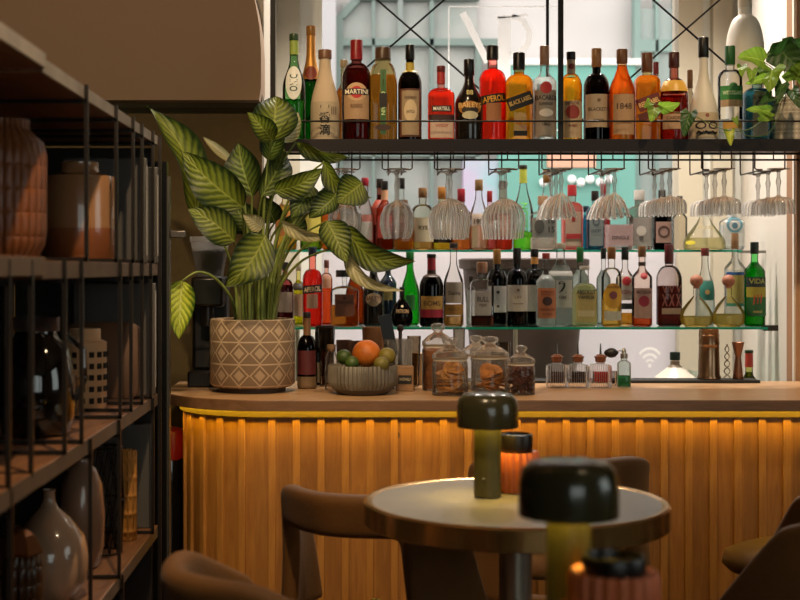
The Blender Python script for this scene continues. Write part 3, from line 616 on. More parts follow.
# upper glass shelf bottles
G2 = 'bottles on the upper glass shelf'; YU = 5.16; zu = ZU+.0005
def up(*a, **k): k.setdefault('group', G2); return bottle(*a, **k)
for a in (
 (286, 22, 182, YU, zu, 'std', 'e8e0b0', ('d8b040', 205), ('2a2018', 8), [('L', 212, 236, .9, 'd88a40')], 'orange labelled bottle behind the plant leaves by the wall'),
 (311, 22, 176, YU, zu, 'std', '9ac060', ('9cb838', 200), ('203a20', 8), [('L', 214, 240, .9, 'e0d060')], 'lime green bottle behind the thin plant stems'),
 (333, 22, 186, YU, zu, 'squat', 'e8c080', ('d87a28', 212), ('7a2a1c', 8), [('L', 222, 242, .85, 'd8c8a0')], 'amber bottle behind the plant between two leaves'),
 (352, 20, 181, YU, zu, 'std', 'e8e8e4', ('e0e0dc', 210), ('c8c4bc', 8), [('L', 216, 238, .85, 'c8bca8')], 'clear bottle behind the etched round glass nearest the plant'),
 (366, 18, 178, YU, zu, 'slope', 'e8c8c0', ('e0a090', 215), ('b02a3a', 8), [('L', 222, 240, .8, 'e0d8cc')], 'red capped clear pink bottle above the long leaf'),
 (376.5, 18, 179, 5.20, zu, 'std', '8a3020', ('70200f', 195), ('1a1412', 9), [('L', 200, 225, .9, 'a8402c')], 'dark red bottle with black cap on the upper shelf'),
 (385, 18, 181, 5.12, zu, 'std', 'd8803c', ('d06a20', 200), ('15120f', 9), [('L', 188, 200, .5, 'e0a880'), ('L', 216, 238, .8, 'd84a40')], 'orange bottle with black cap and red label beside the round glass'),
 (401, 20, 178, 5.19, zu, 'std', 'e4e6e0', ('e4d8c0', 215), ('16120f', 11), [('L', 212, 240, .9, 'cfc0a8')], 'clear bottle with tall black cap behind the round glass'),
 (415, 20, 200, 5.12, zu, 'squat', 'e0b060', ('d08a30', 218), ('6a4a34', 10), [], 'short amber bottle with brown cork above the leaf tip'),
 (426, 23, 188, YU, zu, 'port', 'e8e0c8', ('c89a50', 238), ('9a7248', 10), [('L', 218, 242, .9, 'd2c2a0'), ('T', 'RYE', 228, 4, .4, '4a3a28')], 'clear whisky bottle with cork and wide cream label'),
 (440.5, 22, 187, 5.19, zu, 'std', 'e8d890', ('d8b030', 220), ('c8863c', 12), [('L', 236, 243, .9, '2a1a10')], 'yellow bottle with orange cork behind the crystal balloon'),
 (460, 20, 189, YU, zu, 'std', 'e8b890', ('e08a40', 225), ('b02438', 13), [('L', 216, 240, .85, 'd8a078')], 'peach coloured bottle with crimson cap'),
 (476, 19, 180, 5.13, zu, 'slope', 'f0ece6', ('e8b490', 226), ('b08858', 11), [('L', 214, 226, .8, 'e0c8b4'), ('T', '1921', 222, 5, .7, '2a2420')], 'clear slender bottle with numbers between the crystal balloons'),
 (487, 14, 191, YU, zu, 'std', 'e8a8a8', ('e07060', 216), ('b02a34', 11), [], 'thin pink bottle with red cap between the crystal balloons'),
 (496, 20, 181, 5.20, zu, 'std', 'd88a70', ('d84a30', 214), ('2a1c18', 8), [('L', 216, 236, .85, 'd88a6a')], 'red orange bottle behind the crystal balloon by the pole'),
 (524.5, 20, 165, YU, zu, 'slope', 'e4ece0', ('8fe83a', 232), ('2a2a1c', 4), [('R', 169, 183, 'a0aa40'), ('T', 'LEBLON', 220, 7, .42, '4faa28', 90)], 'tall clear bottle with green vertical lettering and bright green foot'),
 (541.5, 25, 196, 5.12, zu, 'squat', 'ece8e2', ('e4dcd4', 238), ('b08a68', 9), [('L', 218, 238, .95, '8c8c84'), ('C', 227, 5, '4a4a46', 7, -5), ('T', '16', 221, 6, .3, '1c1a18', 0, 7), ('T', '15', 230, 6, .3, '1c1a18', 0, 7)], 'clear pisco bottle with grey portrait label and numerals'),
 (547, 20, 170, 5.205, zu, 'slope', 'eceae6', ('e8d8d0', 210), ('a07848', 13), [], 'tall clear corked bottle behind the portrait labelled one'),
 (572, 21, 185, YU, zu, 'square', 'f0b0a8', ('f09a90', 202), ('c02c34', 11), [('L', 212, 246, .75, 'c8a890'), ('C', 219, 2, '8a2a24', 3), ('L', 234, 239, .7, 'c03030')], 'pink gin bottle with red cap and red band'),
 (586, 14, 206, 5.20, zu, 'square', '60a8c0', ('4a98b8', 215), ('2a4a60', 6), [], 'narrow blue bottle beside the pink gin'),
 (595, 17, 191, 5.12, zu, 'square', '8ab8c8', ('6aa8c0', 206), ('201c1a', 10), [('L', 216, 246, .8, '8a9494'), ('F', 222, 3.5, '3a4650', 4), ('T', 'OXLEY', 231, 3, .6, '2a3238')], 'blue square bottle with grey label and ring mark'),
 (606, 14, 184, 5.21, zu, 'std', 'd85058', ('c83040', 205), ('a8202c', 10), [], 'red bottle behind the flared cocktail glass'),
 (616, 27, 200, YU, zu, 'square', 'ece4e4', ('e8d4d4', 225), ('d0ccc8', 8), [('L', 226, 246, .9, 'c8a8a8'), ('T', 'DINGLE', 238, 3.6, .7, '4a3a3c')], 'wide clear square bottle with pinkish label'),
 (639, 24, 190, YU, zu, 'square', 'dcd4cc', None, ('d8d2ca', 10), [('L', 218, 246, .9, 'a8a09a'), ('C', 231, 5, 'c8c0b8'), ('C', 238, 2.2, '5a5450')], 'grey white stone bottle with flat square label'),
 (662, 18, 190, YU, zu, 'squat', '3a2620', ('1c100c', 212), ('15110f', 11), [('L', 222, 243, .85, 'b08c80'), ('F', 232, 6, '4a302a', 6)], 'black apothecary bottle with pink beige label'),
 (700, 42, 205, 5.14, zu, 'bell', 'f0ece0', ('ece4b8', 238), ('6a5438', 8), [('T', 'TEQUILA', 228, 3.6, .4, '9a8a5a'), ('C', 243, 4, 'd8c840', 2, -16)], 'clear triangular decanter bottle with faint yellow foot'),
 (684, 15, 196, 5.20, zu, 'std', 'e8e4dc', None, ('6a6660', 6), [], 'pale bottle behind the triangular decanter'),
 (732, 23, 207, YU, zu, 'square', 'f2f2ee', ('eaeeee', 225), ('e8e4de', 5), [('L', 214, 246, .9, 'e2e4e0'), ('F', 225, 8, '5a8a98', 8), ('T', 'GALEY', 219, 3.4, .6, '4a5a60'), ('C', 226, 3, '4a7080')], 'white square bottle with blue ring label at shelf end'),
): up(*a)

# lower glass shelf bottles
G3 = 'bottles on the lower glass shelf'; YF, YB = 4.85, 4.985; zl_ = ZL+.0005
def low(*a, **k): k.setdefault('group', G3); return bottle(*a, **k)
DK = dict(opaque=False)
low(285, 17, 262, YF, zl_, 'port', '7a2024', ('601018', 285), ('1a1412', 8), [('L', 292, 312, .9, 'b09a88')], 'dark red bottle beside the rim of the patterned pot')
low(298.5, 14, 263, YB, zl_, 'std', 'e8e070', ('d8d020', 280), ('c8c0a8', 8), [('L', 283, 290, .9, '3a3020'), ('L', 294, 316, .8, 'b08a70')], 'yellow bottle behind the plant stems')
low(312.5, 20, 247, YF, zl_, 'tall', 'f0584a', ('f84838', 270), ('1c2a4a', 9), [('L', 285, 293, .95, '18140f', 6), ('T', 'APEROL', 289, 5, .85, 'e8c8a0', 6), ('L', 294, 308, .55, 'b89078')], 'red aperitif bottle on the glass shelf under the leaves', ys=.60, yn=.72)
low(326.5, 12, 260, YB, zl_, 'tall', 'f0a080', ('f06a30', 276), ('8a5044', 8), [('L', 276, 288, .8, 'd8a080')], 'slim pink orange bottle with cork')
low(344.5, 28, 270, YF, zl_, 'square', 'dfe4d8', ('c8701c', 305), ('1a140f', 7), [('L', 294, 316, .68, '7c4a30'), ('T', 'DISARONNO', 302, 3, .58, '2a1810'), ('C', 298, 1.4, '2a1810')], 'square amaretto bottle with wide black cap and brown label', ys=.62, yn=.72, rn=.18, capw=3.6)
low(355, 19, 255, YB, zl_, 'slope', 'c87a30', ('b85a18', 270), ('1e1612', 10), [], 'tall amber bottle behind the square amaretto')
low(373.5, 21, 258, YF, zl_, 'slope', '14120f', None, ('4a5a6a', 9), [('C', 299, 8, 'b8a080', 6), ('T', 'BAILEYS', 298, 4.4, .75, '5a2a18'), ('C', 303, 5, '8a7a60', 3)], 'black cream liqueur bottle with grey neck on the glass shelf', opaque=True, rough=.15, ys=.5, yn=.78)
low(388, 17, 256, YB, zl_, 'wine', '1a2430', None, ('15181c', 9), [('L', 290, 300, .5, 'a89050')], 'dark navy bottle behind the black liqueur', opaque=True, rough=.12)
low(402, 22, 287, 4.83, zl_, 'ball', '4a3024', ('32180c', 300), ('17120f', 11), [('T', 'PATRON', 311, 4, .55, 'c8a070'), ('C', 306, 1.2, 'e0c8a0')], 'round brown flask bottle with black cap', ys=.1, yn=.72)
low(410, 19, 252, YB, zl_, 'slope', '5ade50', ('2ec83a', 262), ('2a8a34', 8), [('L', 295, 310, .5, '3a8a3a')], 'vivid green bottle under the long leaf tip')
low(431.5, 24, 254, YF, zl_, 'port', '3a2a14', ('2a180a', 268), ('1a1411', 4), [('R', 258, 270, 'a02430'), ('R', 270, 277, '3a2414'), ('L', 296, 309, .9, 'c89a48'), ('T', 'BOMS', 303, 5, .7, '4a3018'), ('L', 309, 317, .95, 'a81c34')], 'dark herbal liqueur bottle with yellow and crimson label', ys=.56, yn=.72)
low(453.5, 20, 243, YF, zl_, 'slope', 'ece8e0', ('c89858', 316), ('2a2622', 5), [('L', 282, 303, .85, 'b8aa98'), ('T', 'Sierra', 293, 4, .6, '4a4036'), ('L', 304, 315, .95, 'b8863c'), ('T', 'GOLD', 309, 3, .6, '6a4418')], 'clear long necked bottle with beige and gold labels', ys=.5, yn=.78)
low(471, 10, 276, YB, zl_, 'tall', 'e0dcd4', ('e0e0dc', 290), ('3a2a20', 6), [], 'thin clear bottle between the cork and long necked bottles')
low(482, 23, 262, YF, zl_, 'squat', 'e8e6e2', ('5a2818', 316), ('a07050', 11), [('L', 291, 315, .68, 'cfc6bc'), ('T', 'BULL', 299, 5, .5, '2a201c'), ('T', 'rum', 305, 3, .3, '5a4a40')], 'clear corked bottle with a little dark liquid left', ys=.64, yn=.74, rn=.4)
low(497, 20, 249, YB, zl_, 'port', '201614', ('140a08', 262), ('b8803c', 15), [('L', 286, 312, .93, 'c8c0b8'), ('C', 292, 1.6, '2a2420'), ('C', 306, 1.4, '2a2420')], 'black port bottle with orange capsule behind the cork bottle')
low(517, 21, 248, YF, zl_, 'port', '1c1614', ('140c0a', 262), ('1c1816', 16), [('L', 285, 311, .96, 'cbbfaf'), ('T', 'LBV', 297, 3, .4, '6a5a48'), ('C', 290, 1.5, '6a5a48'), ('L', 303, 304, .5, '8a7a68')], 'black port bottle with black capsule and wide cream label')
low(534.5, 21, 249, YB, zl_, 'port', '1c1614', ('140c0a', 262), ('1a1614', 8), [('R', 256, 264, 'b8803c'), ('L', 285, 311, .96, 'c0b4a4')], 'black port bottle with orange collar next to the vodka')
low(546, 20, 253, YF, zl_, 'std', 'eef0ee', ('e6e8e6', 275), ('b0402c', 6), [('L', 288, 318, .9, 'c8794e'), ('T', "TITO'S", 293, 4.5, .7, '7a3420'), ('C', 301, 5, '3a201a', 4.5), ('T', 'Handmade', 309, 3.2, .75, '6a2a18'), ('T', 'VODKA', 314, 2.4, .5, '6a2a18')], 'clear vodka bottle with copper orange label', ys=.60)
low(560.5, 25, 243, YB, zl_, 'std', 'e4e6e2', ('d8dcd8', 265), ('b8a890', 6), [('L', 271, 276, .9, 'b8b4ac'), ('L', 280, 307, .82, 'c6beb0'), ('T', '2', 287, 12, .4, '1c1a18'), ('T', 'GIN', 297, 3, .5, '1c1a18')], 'clear bottle with large numeral two on white label', ys=.58, yn=.82)
low(580, 18, 247, YB, zl_, 'std', 'e4ece6', ('dfe6e0', 270), ('2a7a3c', 15), [], 'clear bottle with green cap behind the yellow labelled vodka')
low(584.5, 24, 266, YF, zl_, 'squat', 'eceee2', ('e6e4b8', 285), ('c8bca8', 4), [('L', 291, 322, .85, 'c2b06c'), ('T', 'ABSOLUT', 292, 4.6, .8, '1c2018'), ('T', 'VANILIA', 297, 3.8, .7, '1c2018'), ('L', 310, 316, .7, 'd8cc9c')], 'round shouldered vodka bottle with pale yellow body', ys=.56, yn=.72)
low(603.5, 14, 248, YB+.02, zl_, 'std', 'dfe6e4', ('d8e0dc', 270), ('1a1e1a', 11), [], 'clear bottle with black cap hidden behind the gold oval label')
low(611.5, 20, 247, YF, zl_, 'tall', 'eceae0', ('ecc050', 300), ('a06a34', 12), [('C', 296, 9.2, 'c8962c', 13), ('C', 295, 4, '8a4a4a', 4), ('T', 'HAVANA', 287, 2.8, .6, '6a3a14'), ('L', 311, 320, .85, 'd8cfb8')], 'rum bottle with large golden oval label', ys=.62, yn=.74)
low(625, 18, 247, YB, zl_, 'std', 'ece6e0', ('dc9a28', 313), ('1c1e1a', 13), [('L', 276, 300, .9, 'c8b8a8'), ('C', 281, 4.5, 'b02c34'), ('T', 'GIN', 292, 4, .6, '8a2a2a'), ('L', 303, 309, .95, '30302c')], 'clear bottle with crimson disc and little amber left')
low(642, 20, 246, YF, zl_, 'std', 'e0c0a8', ('d85a28', 316), ('9a6a3c', 11), [('R', 262, 266, '3a2a20'), ('C', 276, 3.5, 'a83838'), ('L', 288, 318, .9, 'b89080'), ('C', 301, 5.5, '8a2030'), ('T', 'MATUSALEM', 292, 3, .7, '4a2a20')], 'brown capped rum bottle with crimson disc on pinkish label', ys=.6)
low(669, 24, 244, YF, zl_, 'squat', 'c0a8a0', ('5a1c18', 286), ('6a2a2c', 18), [('R', 259, 264, '2a1a18'), ('L', 308, 314, .8, 'c8a888'), ('T', 'X X X', 300, 12, .8, '9a6050'), ('T', 'V V V', 289, 8, .8, '9a6050')], 'dark red rum bottle with woven lattice net', ys=.58, yn=.74, rn=.32)
low(705, 19, 248, YB, zl_, 'slope', 'eef0ee', ('e4e8e4', 280), ('8a3a34', 8), [('L', 281, 300, .75, '3a8a7a'), ('C', 292, 2.5, 'c8a060')], 'clear tequila bottle with teal label behind the round decanters')
low(735, 21, 233, YB, zl_, 'std', 'eef0ee', ('e6e8e4', 270), ('a07a54', 16), [('L', 272, 275, .95, '2a60a0'), ('L', 275, 303, .9, 'c8b460'), ('L', 303, 306, .95, '2a8a6a')], 'tall corked bottle with blue edged yellow label', ys=.6, yn=.74, rn=.3)
low(696.5, 33, 274, 4.83, zl_, 'ball', 'eceae0', ('d8c070', 316), ('a8684c', 13), [], 'round clear decanter with cork ball next to the lattice bottle', ball=True, ys=.04, yn=.58)
low(728.5, 33, 274, 4.83, zl_, 'ball', 'eceae0', ('d8c070', 314), ('a8684c', 13), [], 'round clear decanter with cork ball next to the green bottle', ball=True, ys=.04, yn=.58)
low(754.5, 21, 242, YF, zl_, 'std', '38c848', ('10b028', 262), ('16241c', 12), [('L', 277, 287, .93, '1c2c2c'), ('T', 'VIDA', 281, 5, .75, '9a9a4a'), ('L', 287, 297, .93, 'b0a030'), ('L', 297, 316, .93, '2a6a34'), ('T', '///', 299, 9, .8, 'b02c20', 10), ('T', 'mezcal', 311, 3, .4, 'b8a860')], 'bright green mezcal bottle at the end of the glass shelf', ys=.64, yn=.78)

# nudge crowded bottles apart front to back
for zb_, y0, y1 in ((TZ, 4.165, 4.40), (zu, 5.105, 5.215), (zl_, 4.815, 5.03)):
    L = [(t, R) for t, R, z in BOTS if abs(z-zb_) < 1e-4]
    for it in range(200):
        hit = False
        for i in range(len(L)):
            for j in range(i):
                (a, ra), (b, rb) = L[i], L[j]; d = a.location-b.location; g = ra+rb+.001-d.length
                if g > 0:
                    hit = True; sg = 1 if (d.y >= 0) else -1
                    for o, q in ((a, sg), (b, -sg)):
                        yo = o.location.y; yn_ = min(y1-(ra if o is a else rb)*.6, max(y0+.004, yo+q*g*.35))
                        o.location.x *= yn_/yo; o.location.y = yn_
                    if abs(d.y) > .9*(y1-y0)-.06 or it > 60:
                        sx = 1 if d.x >= 0 else -1; a.location.x += sx*g*.25; b.location.x -= sx*g*.25
        if not hit: break
# ------------------------------------------------------------------ things on the counter
CZT = CT+.0005
G4 = None
# decorated pot with dieffenbachia
pc = Vector((XX(252.5, 4.08), 4.08, CZT))
pl = thing('potted_plant', 'large variegated leafy plant in a diamond patterned pot on the counter', 'plant', pc)
R_ = .1285
MB().lathe([(.092, .0), (.098, .004), (.100, .014), (R_-.01, .016), (R_, .026), (R_, .212), (R_-.003, .218), (R_-.008, .219), (R_-.012, .212), (R_-.012, .185)], 64, closed=False).build('pot', diamonds('7c6650', 'b49c80', 13, .0655, .022), pl, smooth=50)
MB().lathe([(.096, 0.0005), (.1, .0006), (.101, .012), (.099, .016)], 48).build('pot_foot', pr('3a2c22', .6), pl)
MB().lathe([(R_-.013, .190), (.06, .197), (.001, .2)], 40, closed=False).build('soil', pr('2a1c12', .95, bump=.8, bscale=90), pl)
LM = leafmat('6e7a24', '1a2c0c', '848c38', 9, .0, .3)
LD = leafmat('5c6e28', '182a0e', '7c8a40', 9, -.12, .3)
LB = leafmat('c3cf42', '34601a', 'd4dd70', 8, .15, .4)
LP = leafmat('b4ae88', '6a6838', 'c8c098', 8, .2, .3)
def leaf(parent, org, base, tip, wpx, mat, arch=.15, fold=.25, roll=0, name='leaf', side=0, wshape=.75, heart=0, droop=0):
    B = P3(*base); T = P3(*tip); D = T-B; L = D.length; d = D.normalized()
    view = Vector((B.x, B.y, B.z-CZ)).normalized()
    S = d.cross(view).normalized(); S = Matrix.Rotation(math.radians(roll), 3, d)@S; Nn = S.cross(d).normalized()
    if Nn.dot(view) > 0: Nn = -Nn; 
    Wd = wpx*((base[2]+tip[2])/2)/F/2
    ph = random.random()*6
    def fn(a, b):
        v = (b-.5)*2
        w = 1.1*Wd*(math.sin(PI*min(1, a**wshape*.985+.015))**.72)*(1-.2*a**3)
        if heart: w = Wd*(1.25*(1-a)**.55*min(1, (a+.03)*8)**.5)*(1-.1*a)
        back = -heart*(1-a)**6*abs(v)*L*.18
        wav = .03*L*math.sin(a*11+ph+v*1.5)*abs(v)
        c = B+D*(a)+d*back+Nn*(arch*L*math.sin(PI*a)*.6)+S*(side*L*math.sin(PI*a))-Vector((0, 0, droop*L*a*a))
        return c+S*v*w+Nn*(fold*w*v*v*1.2+wav)-org
    m_ = MB().grid(fn, 20, 10); m_.build(name, mat, parent, smooth=80)
def stem(parent, org, pts, r0, r1, mat, name='stem'):
    P = [Vector(p)-org for p in pts]; out_ = []; n = 12   # quadratic-ish Catmull
    for i in range(len(P)-1):
        p0 = P[max(i-1, 0)]; p1 = P[i]; p2 = P[i+1]; p3 = P[min(i+2, len(P)-1)]
        for k in range(6):
            t = k/6; out_.append(.5*((2*p1)+(-p0+p2)*t+(2*p0-5*p1+4*p2-p3)*t*t+(-p0+3*p1-3*p2+p3)*t**3))
    out_.append(P[-1]); m = len(out_)
    MB().tube(out_, [r0+(r1-r0)*i/(m-1) for i in range(m)], 8).build(name, mat, parent, smooth=80)
SM = pr('5c6a2c', .5, noise=.4, nscale=25, col2='7c8a44'); 
# (base px,py,Y)(tip)(width px) material, stem foot px, options
LV = [
 ((196, 214, 4.00), (147, 106, 3.96), 34, LM, 238, dict(arch=.12, fold=.5, side=-.10, roll=28)),
 ((243, 207, 3.93), (182, 152, 3.90), 40, LM, 246, dict(arch=.2, fold=.2, roll=-8, side=.02)),
 ((234, 163, 4.10), (203, 137, 4.12), 9, LP, 250, dict(arch=.1, fold=1.2)),
 ((252, 196, 4.05), (238, 143, 4.08), 36, LD, 252, dict(arch=.2, fold=.35, roll=-15)),
 ((262, 196, 4.0), (284, 148, 4.1), 28, LD, 256, dict(arch=.2, fold=.3, roll=20)),
 ((234, 241, 3.90), (188, 209, 3.88), 32, LM, 243, dict(arch=.18, fold=.2, roll=5, side=-.05)),
 ((265, 236, 3.87), (226, 287, 3.82), 40, LM, 262, dict(arch=.22, fold=.2, roll=-6, side=.05)),
 ((182, 281, 3.90), (179, 339, 3.86), 28, LB, 236, dict(arch=.12, fold=.4, roll=6)),
 ((272, 141, 3.98), (276, 96, 4.02), 42, LM, 262, dict(arch=.3, fold=.3, roll=5)),
 ((272, 140, 3.95), (247, 112, 3.90), 22, LM, 262, dict(arch=.2, fold=.5, roll=10)),
 ((282, 142, 4.0), (298, 112, 4.0), 18, LP, 266, dict(arch=.2, fold=.4, roll=20)),
 ((268, 160, 4.0), (284, 128, 4.0), 24, LD, 262, dict(arch=.2, fold=.4, roll=-20)),
 ((275, 191, 3.92), (323, 168, 3.90), 24, LM, 264, dict(arch=.22, fold=.3, roll=12, side=-.06)),
 ((312, 185, 3.95), (291, 219, 3.92), 27, LD, 268, dict(arch=.2, fold=.2, roll=-5)),
 ((296, 142, 4.04), (350, 157, 4.03), 17, LM, 262, dict(arch=.1, fold=.5, roll=40, side=-.05)),
 ((324, 162, 3.98), (372, 198, 3.95), 22, LM, 268, dict(arch=.25, fold=.4, roll=30, side=-.1)),
 ((362, 183, 3.90), (337, 203, 3.88), 33, LM, 272, dict(arch=.15, fold=.2, roll=0)),
 ((336, 195, 3.94), (309, 218, 3.92), 24, LD, 270, dict(arch=.3, fold=.4, roll=20, side=.1)),
 ((327, 221, 3.88), (347, 263, 3.84), 29, LM, 272, dict(arch=.12, fold=.3, roll=-12)),
 ((345, 228, 3.93), (416, 261, 3.90), 27, LM, 274, dict(arch=.22, fold=.25, roll=14, side=-.16)),
 ((344, 245, 3.90), (404, 291, 3.84), 13, LP, 272, dict(arch=.15, fold=.8, roll=10, side=-.18)),
 ((282, 222, 3.92), (334, 238, 3.86), 12, LP, 262, dict(arch=.12, fold=.9, roll=10, side=-.08)),
 ((262, 228, 3.90), (243, 214, 3.87), 16, LP, 256, dict(arch=.12, fold=.6)),
 ((275, 222, 4.15), (262, 196, 4.12), 22, LD, 258, dict(arch=.2, fold=.3)),
 ((290, 236, 4.1), (302, 212, 4.1), 24, LD, 266, dict(arch=.2, fold=.3)),
 ((250, 232, 4.1), (232, 200, 4.1), 30, LD, 250, dict(arch=.2, fold=.3)),
 ((318, 206, 4.08), (340, 186, 4.12), 18, LD, 268, dict(arch=.2, fold=.3)),
]
for i, (b, t_, w, mt, fx, o_) in enumerate(LV):
    leaf(pl, pc, b, t_, w, mt, **o_)
    foot = P3(fx, 324, 4.08+.05*math.sin(i*2.1)); B = P3(*b)
    if i == 7: mid = [P3(232, 300, 4.0), P3(216, 279, 3.94), P3(198, 272, 3.91)]
    else:
        k = (B-foot); mid = [foot+Vector((k.x*.10, k.y*.2, k.z*.45)), foot+Vector((k.x*.45, k.y*.6, k.z*.82))]
    stem(pl, pc, [foot]+mid+[B], .0055, .0028, SM)
for fx, tx in ((240, 236), (258, 262), (272, 280)):
    stem(pl, pc, [P3(fx, 326, 4.08), P3((fx+tx)/2+2, 290, 4.08), P3(tx, 250, 4.06)], .011, .006, pr('7a7a48', .5, noise=.3))

# coffee grinder behind the plant
X0 = XX(210, 4.27)
gr = thing('coffee_grinder', 'black coffee grinder with smoky clear hopper behind the plant', 'coffee grinder', (X0, 4.27, CZT))
MB().box(-.063, .075, -.075, .085, 0, .05).build('base', pr('120f0d', .35), gr, bevel=.006)
MB().box(-.056, .055, -.01, .08, .048, .345).build('body', pr('0e0c0b', .5), gr, bevel=.012)
MB().box(-.05, .05, -.09, .0, .25, .345).build('grinding_head', pr('181412', .3), gr, bevel=.01)
MB().tube([(0, -.06, .25), (0, -.065, .19)], .02, 16).build('spout', pr('201c1a', .3, .6), gr)
MB().lathe([(.040, .345), (.042, .362), (.058, .455), (.060, .456), (.0595, .47)], 4*8, p=7).build('hopper', glass('b0aaa4', .1, .5), gr)
MB().lathe([(.031, .35), (.050, .43)], 32, p=7).build('coffee_beans', pr('4a4038', .7, bump=1, bscale=150), gr)

# bottles & clutter beside the pot
def small(*a, **k): return bottle(*a, **k)
small(307, 20, 312, 4.17, CZT, 'port', '3a2018', ('30140c', 345), ('2a1a14', 6), [('R', 316, 335, '7a5430'), ('L', 350, 374, .9, '5a1a1c'), ('L', 376, 390, .9, '7a6044')], 'brown beer style bottle with red and tan labels against the pot', ys=.52, yn=.70)
small(318, 15, 331, 4.30, CZT, 'wine', '2a1c16', ('20120c', 350), ('15110f', 12), [('L', 362, 382, .9, '8a7a64')], 'dark bottle with black cap behind the brown labelled bottle')
def cup(px, w, top, Y, zb, col, label, name='tumbler', cat='glass', fill=None, taper=.85, mt=None, group=None, rib=None):
    s = Y/F; H = ZZ(top, Y)-zb; R = w*s/2
    t = thing(name, label, cat, (XX(px, Y), Y, zb), 0, group)
    MB().lathe([(R*taper*.9, 0), (R*taper, .003), (R, H), (R-.002, H), (R*taper-.002, .006), (.001, .006)], 48, rib=rib, closed=False).build('body', mt or glass(col, .02), t)
    if fill: MB().lathe([(R*taper-.003, .0065), (R*(taper+(1-taper)*fill[1])-.003, H*fill[1])], 32).build('filling', liquid(fill[0]) if len(fill) < 3 else fill[2], t)
    return t
cup(326, 15, 328, 4.25, CZT, 'd8d0c4', 'tall clear glass with amber drink behind the corked jar', fill=('b06a20', .6))
tb = thing('corked_jar', 'small clear jar with cork next to the fruit bowl', 'jar', (XX(331.5, 4.12), 4.12, CZT))
MB().lathe([(.017, 0), (.02, .003), (.02, .095), (.013, .112), (.013, .125)], 24, closed=False).build('glass_body', glass('e8e0d4', .02, .05), tb)
MB().lathe([(.0125, .118), (.0135, .138)], 20).build('cork', pr('8a6848', .8, noise=.3), tb)
cup(325, 20, 326, 4.40, CT+.0095+.0005, '14110f', 'black cup on the bar mat behind the corked jar', mt=pr('1a1614', .3), name='cup', cat='cup')
cup(344, 16, 340, 4.41, CT+.0100, '7a4a2a', 'brown tumbler on the bar mat behind the limes', mt=glass('9a7050', .05, .05))
cup(358, 16, 341, 4.32, CZT, '7a4a2a', 'brown tumbler behind the big orange', mt=glass('9a7050', .05, .05))
cup(374, 24, 327, 4.31, CZT, '8a5a34', 'tall brown wooden beaker behind the orange', mt=wood('6a4428', '8a6038', (3, 3, 1), .5), name='beaker', cat='beaker', taper=.8)
mg = cup(398, 28, 339, 4.17, CZT, 'dcd8d0', 'cut glass mixing glass holding dark bar tools', name='mixing_glass', cat='mixing glass', taper=.95, rib=(16, .035), mt=glass('dcd8d0', .03, .15))
P0 = P3(399, 372, 4.17)
tl = thing('muddler', 'dark wooden muddler standing in the cut mixing glass', 'muddler', (P0.x, 4.17, CZT+.0075))
MB().tube([(0, 0, 0), (.004, 0, .12), (.004, 0, .17)], [.009, .005, .006], 12).ball((.004, 0, .178), .011, 16).build('rod', pr('2a1a14', .4), tl)
q0 = P3(399, 366, 4.17); q1 = P3(384, 314, 4.19)
tl = thing('bar_spatula', 'flat black paddle leaning in the cut mixing glass', 'paddle', (q0.x, 4.17, CZT+.0075))
d_ = Vector((q1.x-q0.x, .02, q1.z-CZT-.0075))
MB().tube([(0, -.005, 0), d_*.45+Vector((0, -.005, 0))], .005, 10).build('handle', pr('15120f', .4), tl)
ang = math.atan2(d_.x, d_.z)
MB().box(-.019, .019, -.004, .004, 0, d_.z*.58, rot=Matrix.Rotation(ang, 3, 'Y'), c=(0, 0, 0)).build('blade', pr('120f0e', .35), tl).location = d_*.42
bx = thing('wooden_box', 'small brown wooden box with a dark sign beside the fruit bowl', 'box', (XX(405, 4.07), 4.07, CZT))
MB().box(-.026, .026, 0, .05, 0, .075).build('body', wood('7a5a3c', '94704c', (2, 6, 6), .6), bx, bevel=.002)
MB().box(-.02, .02, -.0015, 0, .022, .048).build('sign', pr('1a1612', .6), bx)
vs, fs, asp = textmesh('MENU'); MB().add([(a*.032, -.002, .036+b*.009) for a, b in vs], fs).build('lettering', pr('b8a888', .6), bx, smooth=0)
cup(414, 14, 336, 4.24, CZT, 'd8d0c4', 'slim measuring glass between the mixing glass and jars', name='measuring_glass', cat='glass', taper=.7)
cn = thing('canister', 'tan paper wrapped canister behind the wooden box', 'canister', (XX(420, 4.31), 4.31, CZT))
MB().lathe([(.024, 0), (.025, .003), (.025, .085), (.026, .086), (.026, .1), (.024, .101)], 28).build('body', pr('b09474', .7, noise=.1), cn)

# fruit bowl
bw = thing('fruit_bowl', 'grey fluted ceramic bowl of citrus fruit on the counter', 'bowl', (XX(362.5, 3.99), 3.99, CZT))
prf = [(.068, 0), (.074, .003), (.088, .016), (.0995, .03), (.101, .04), (.101, .082), (.0975, .086), (.094, .08), (.09, .05), (.06, .03), (.001, .03)]
MB().lathe(prf[:2]+prf[2:3], 96, closed=False).build('foot', pr('4a4038', .5), bw)
MB().lathe(prf[2:], 192, rib=(48, .022), closed=False).build('bowl', pr('6e685c', .45, noise=.3, nscale=12, col2='544c42'), bw, smooth=60)
def fruit(px, py, r, Y, col, label, name, leafcol=None, col2=None):
    q = P3(px, py, Y); t = thing(name, label, name, (q.x, Y, q.z-r))
    MB().ball((0, 0, r), r, 28, .96).build('fruit', pr(col, .42, bump=.25, bscale=240, col2=col2, nscale=14), t)
    MB().lathe([(.004, r*1.93), (.0035, r*1.965), (.001, r*1.97)], 10).build('stem_end', pr('3a4018', .8), t)
fruit(366.5, 353.5, .0425, 3.99, 'b8601a', 'large orange on top of the citrus bowl', 'orange', col2='c06c22')
fruit(344, 357, .0235, 3.955, '2c4014', 'dark green lime beside the orange at the bowl rim near the jar', 'lime', col2='3a4c18')
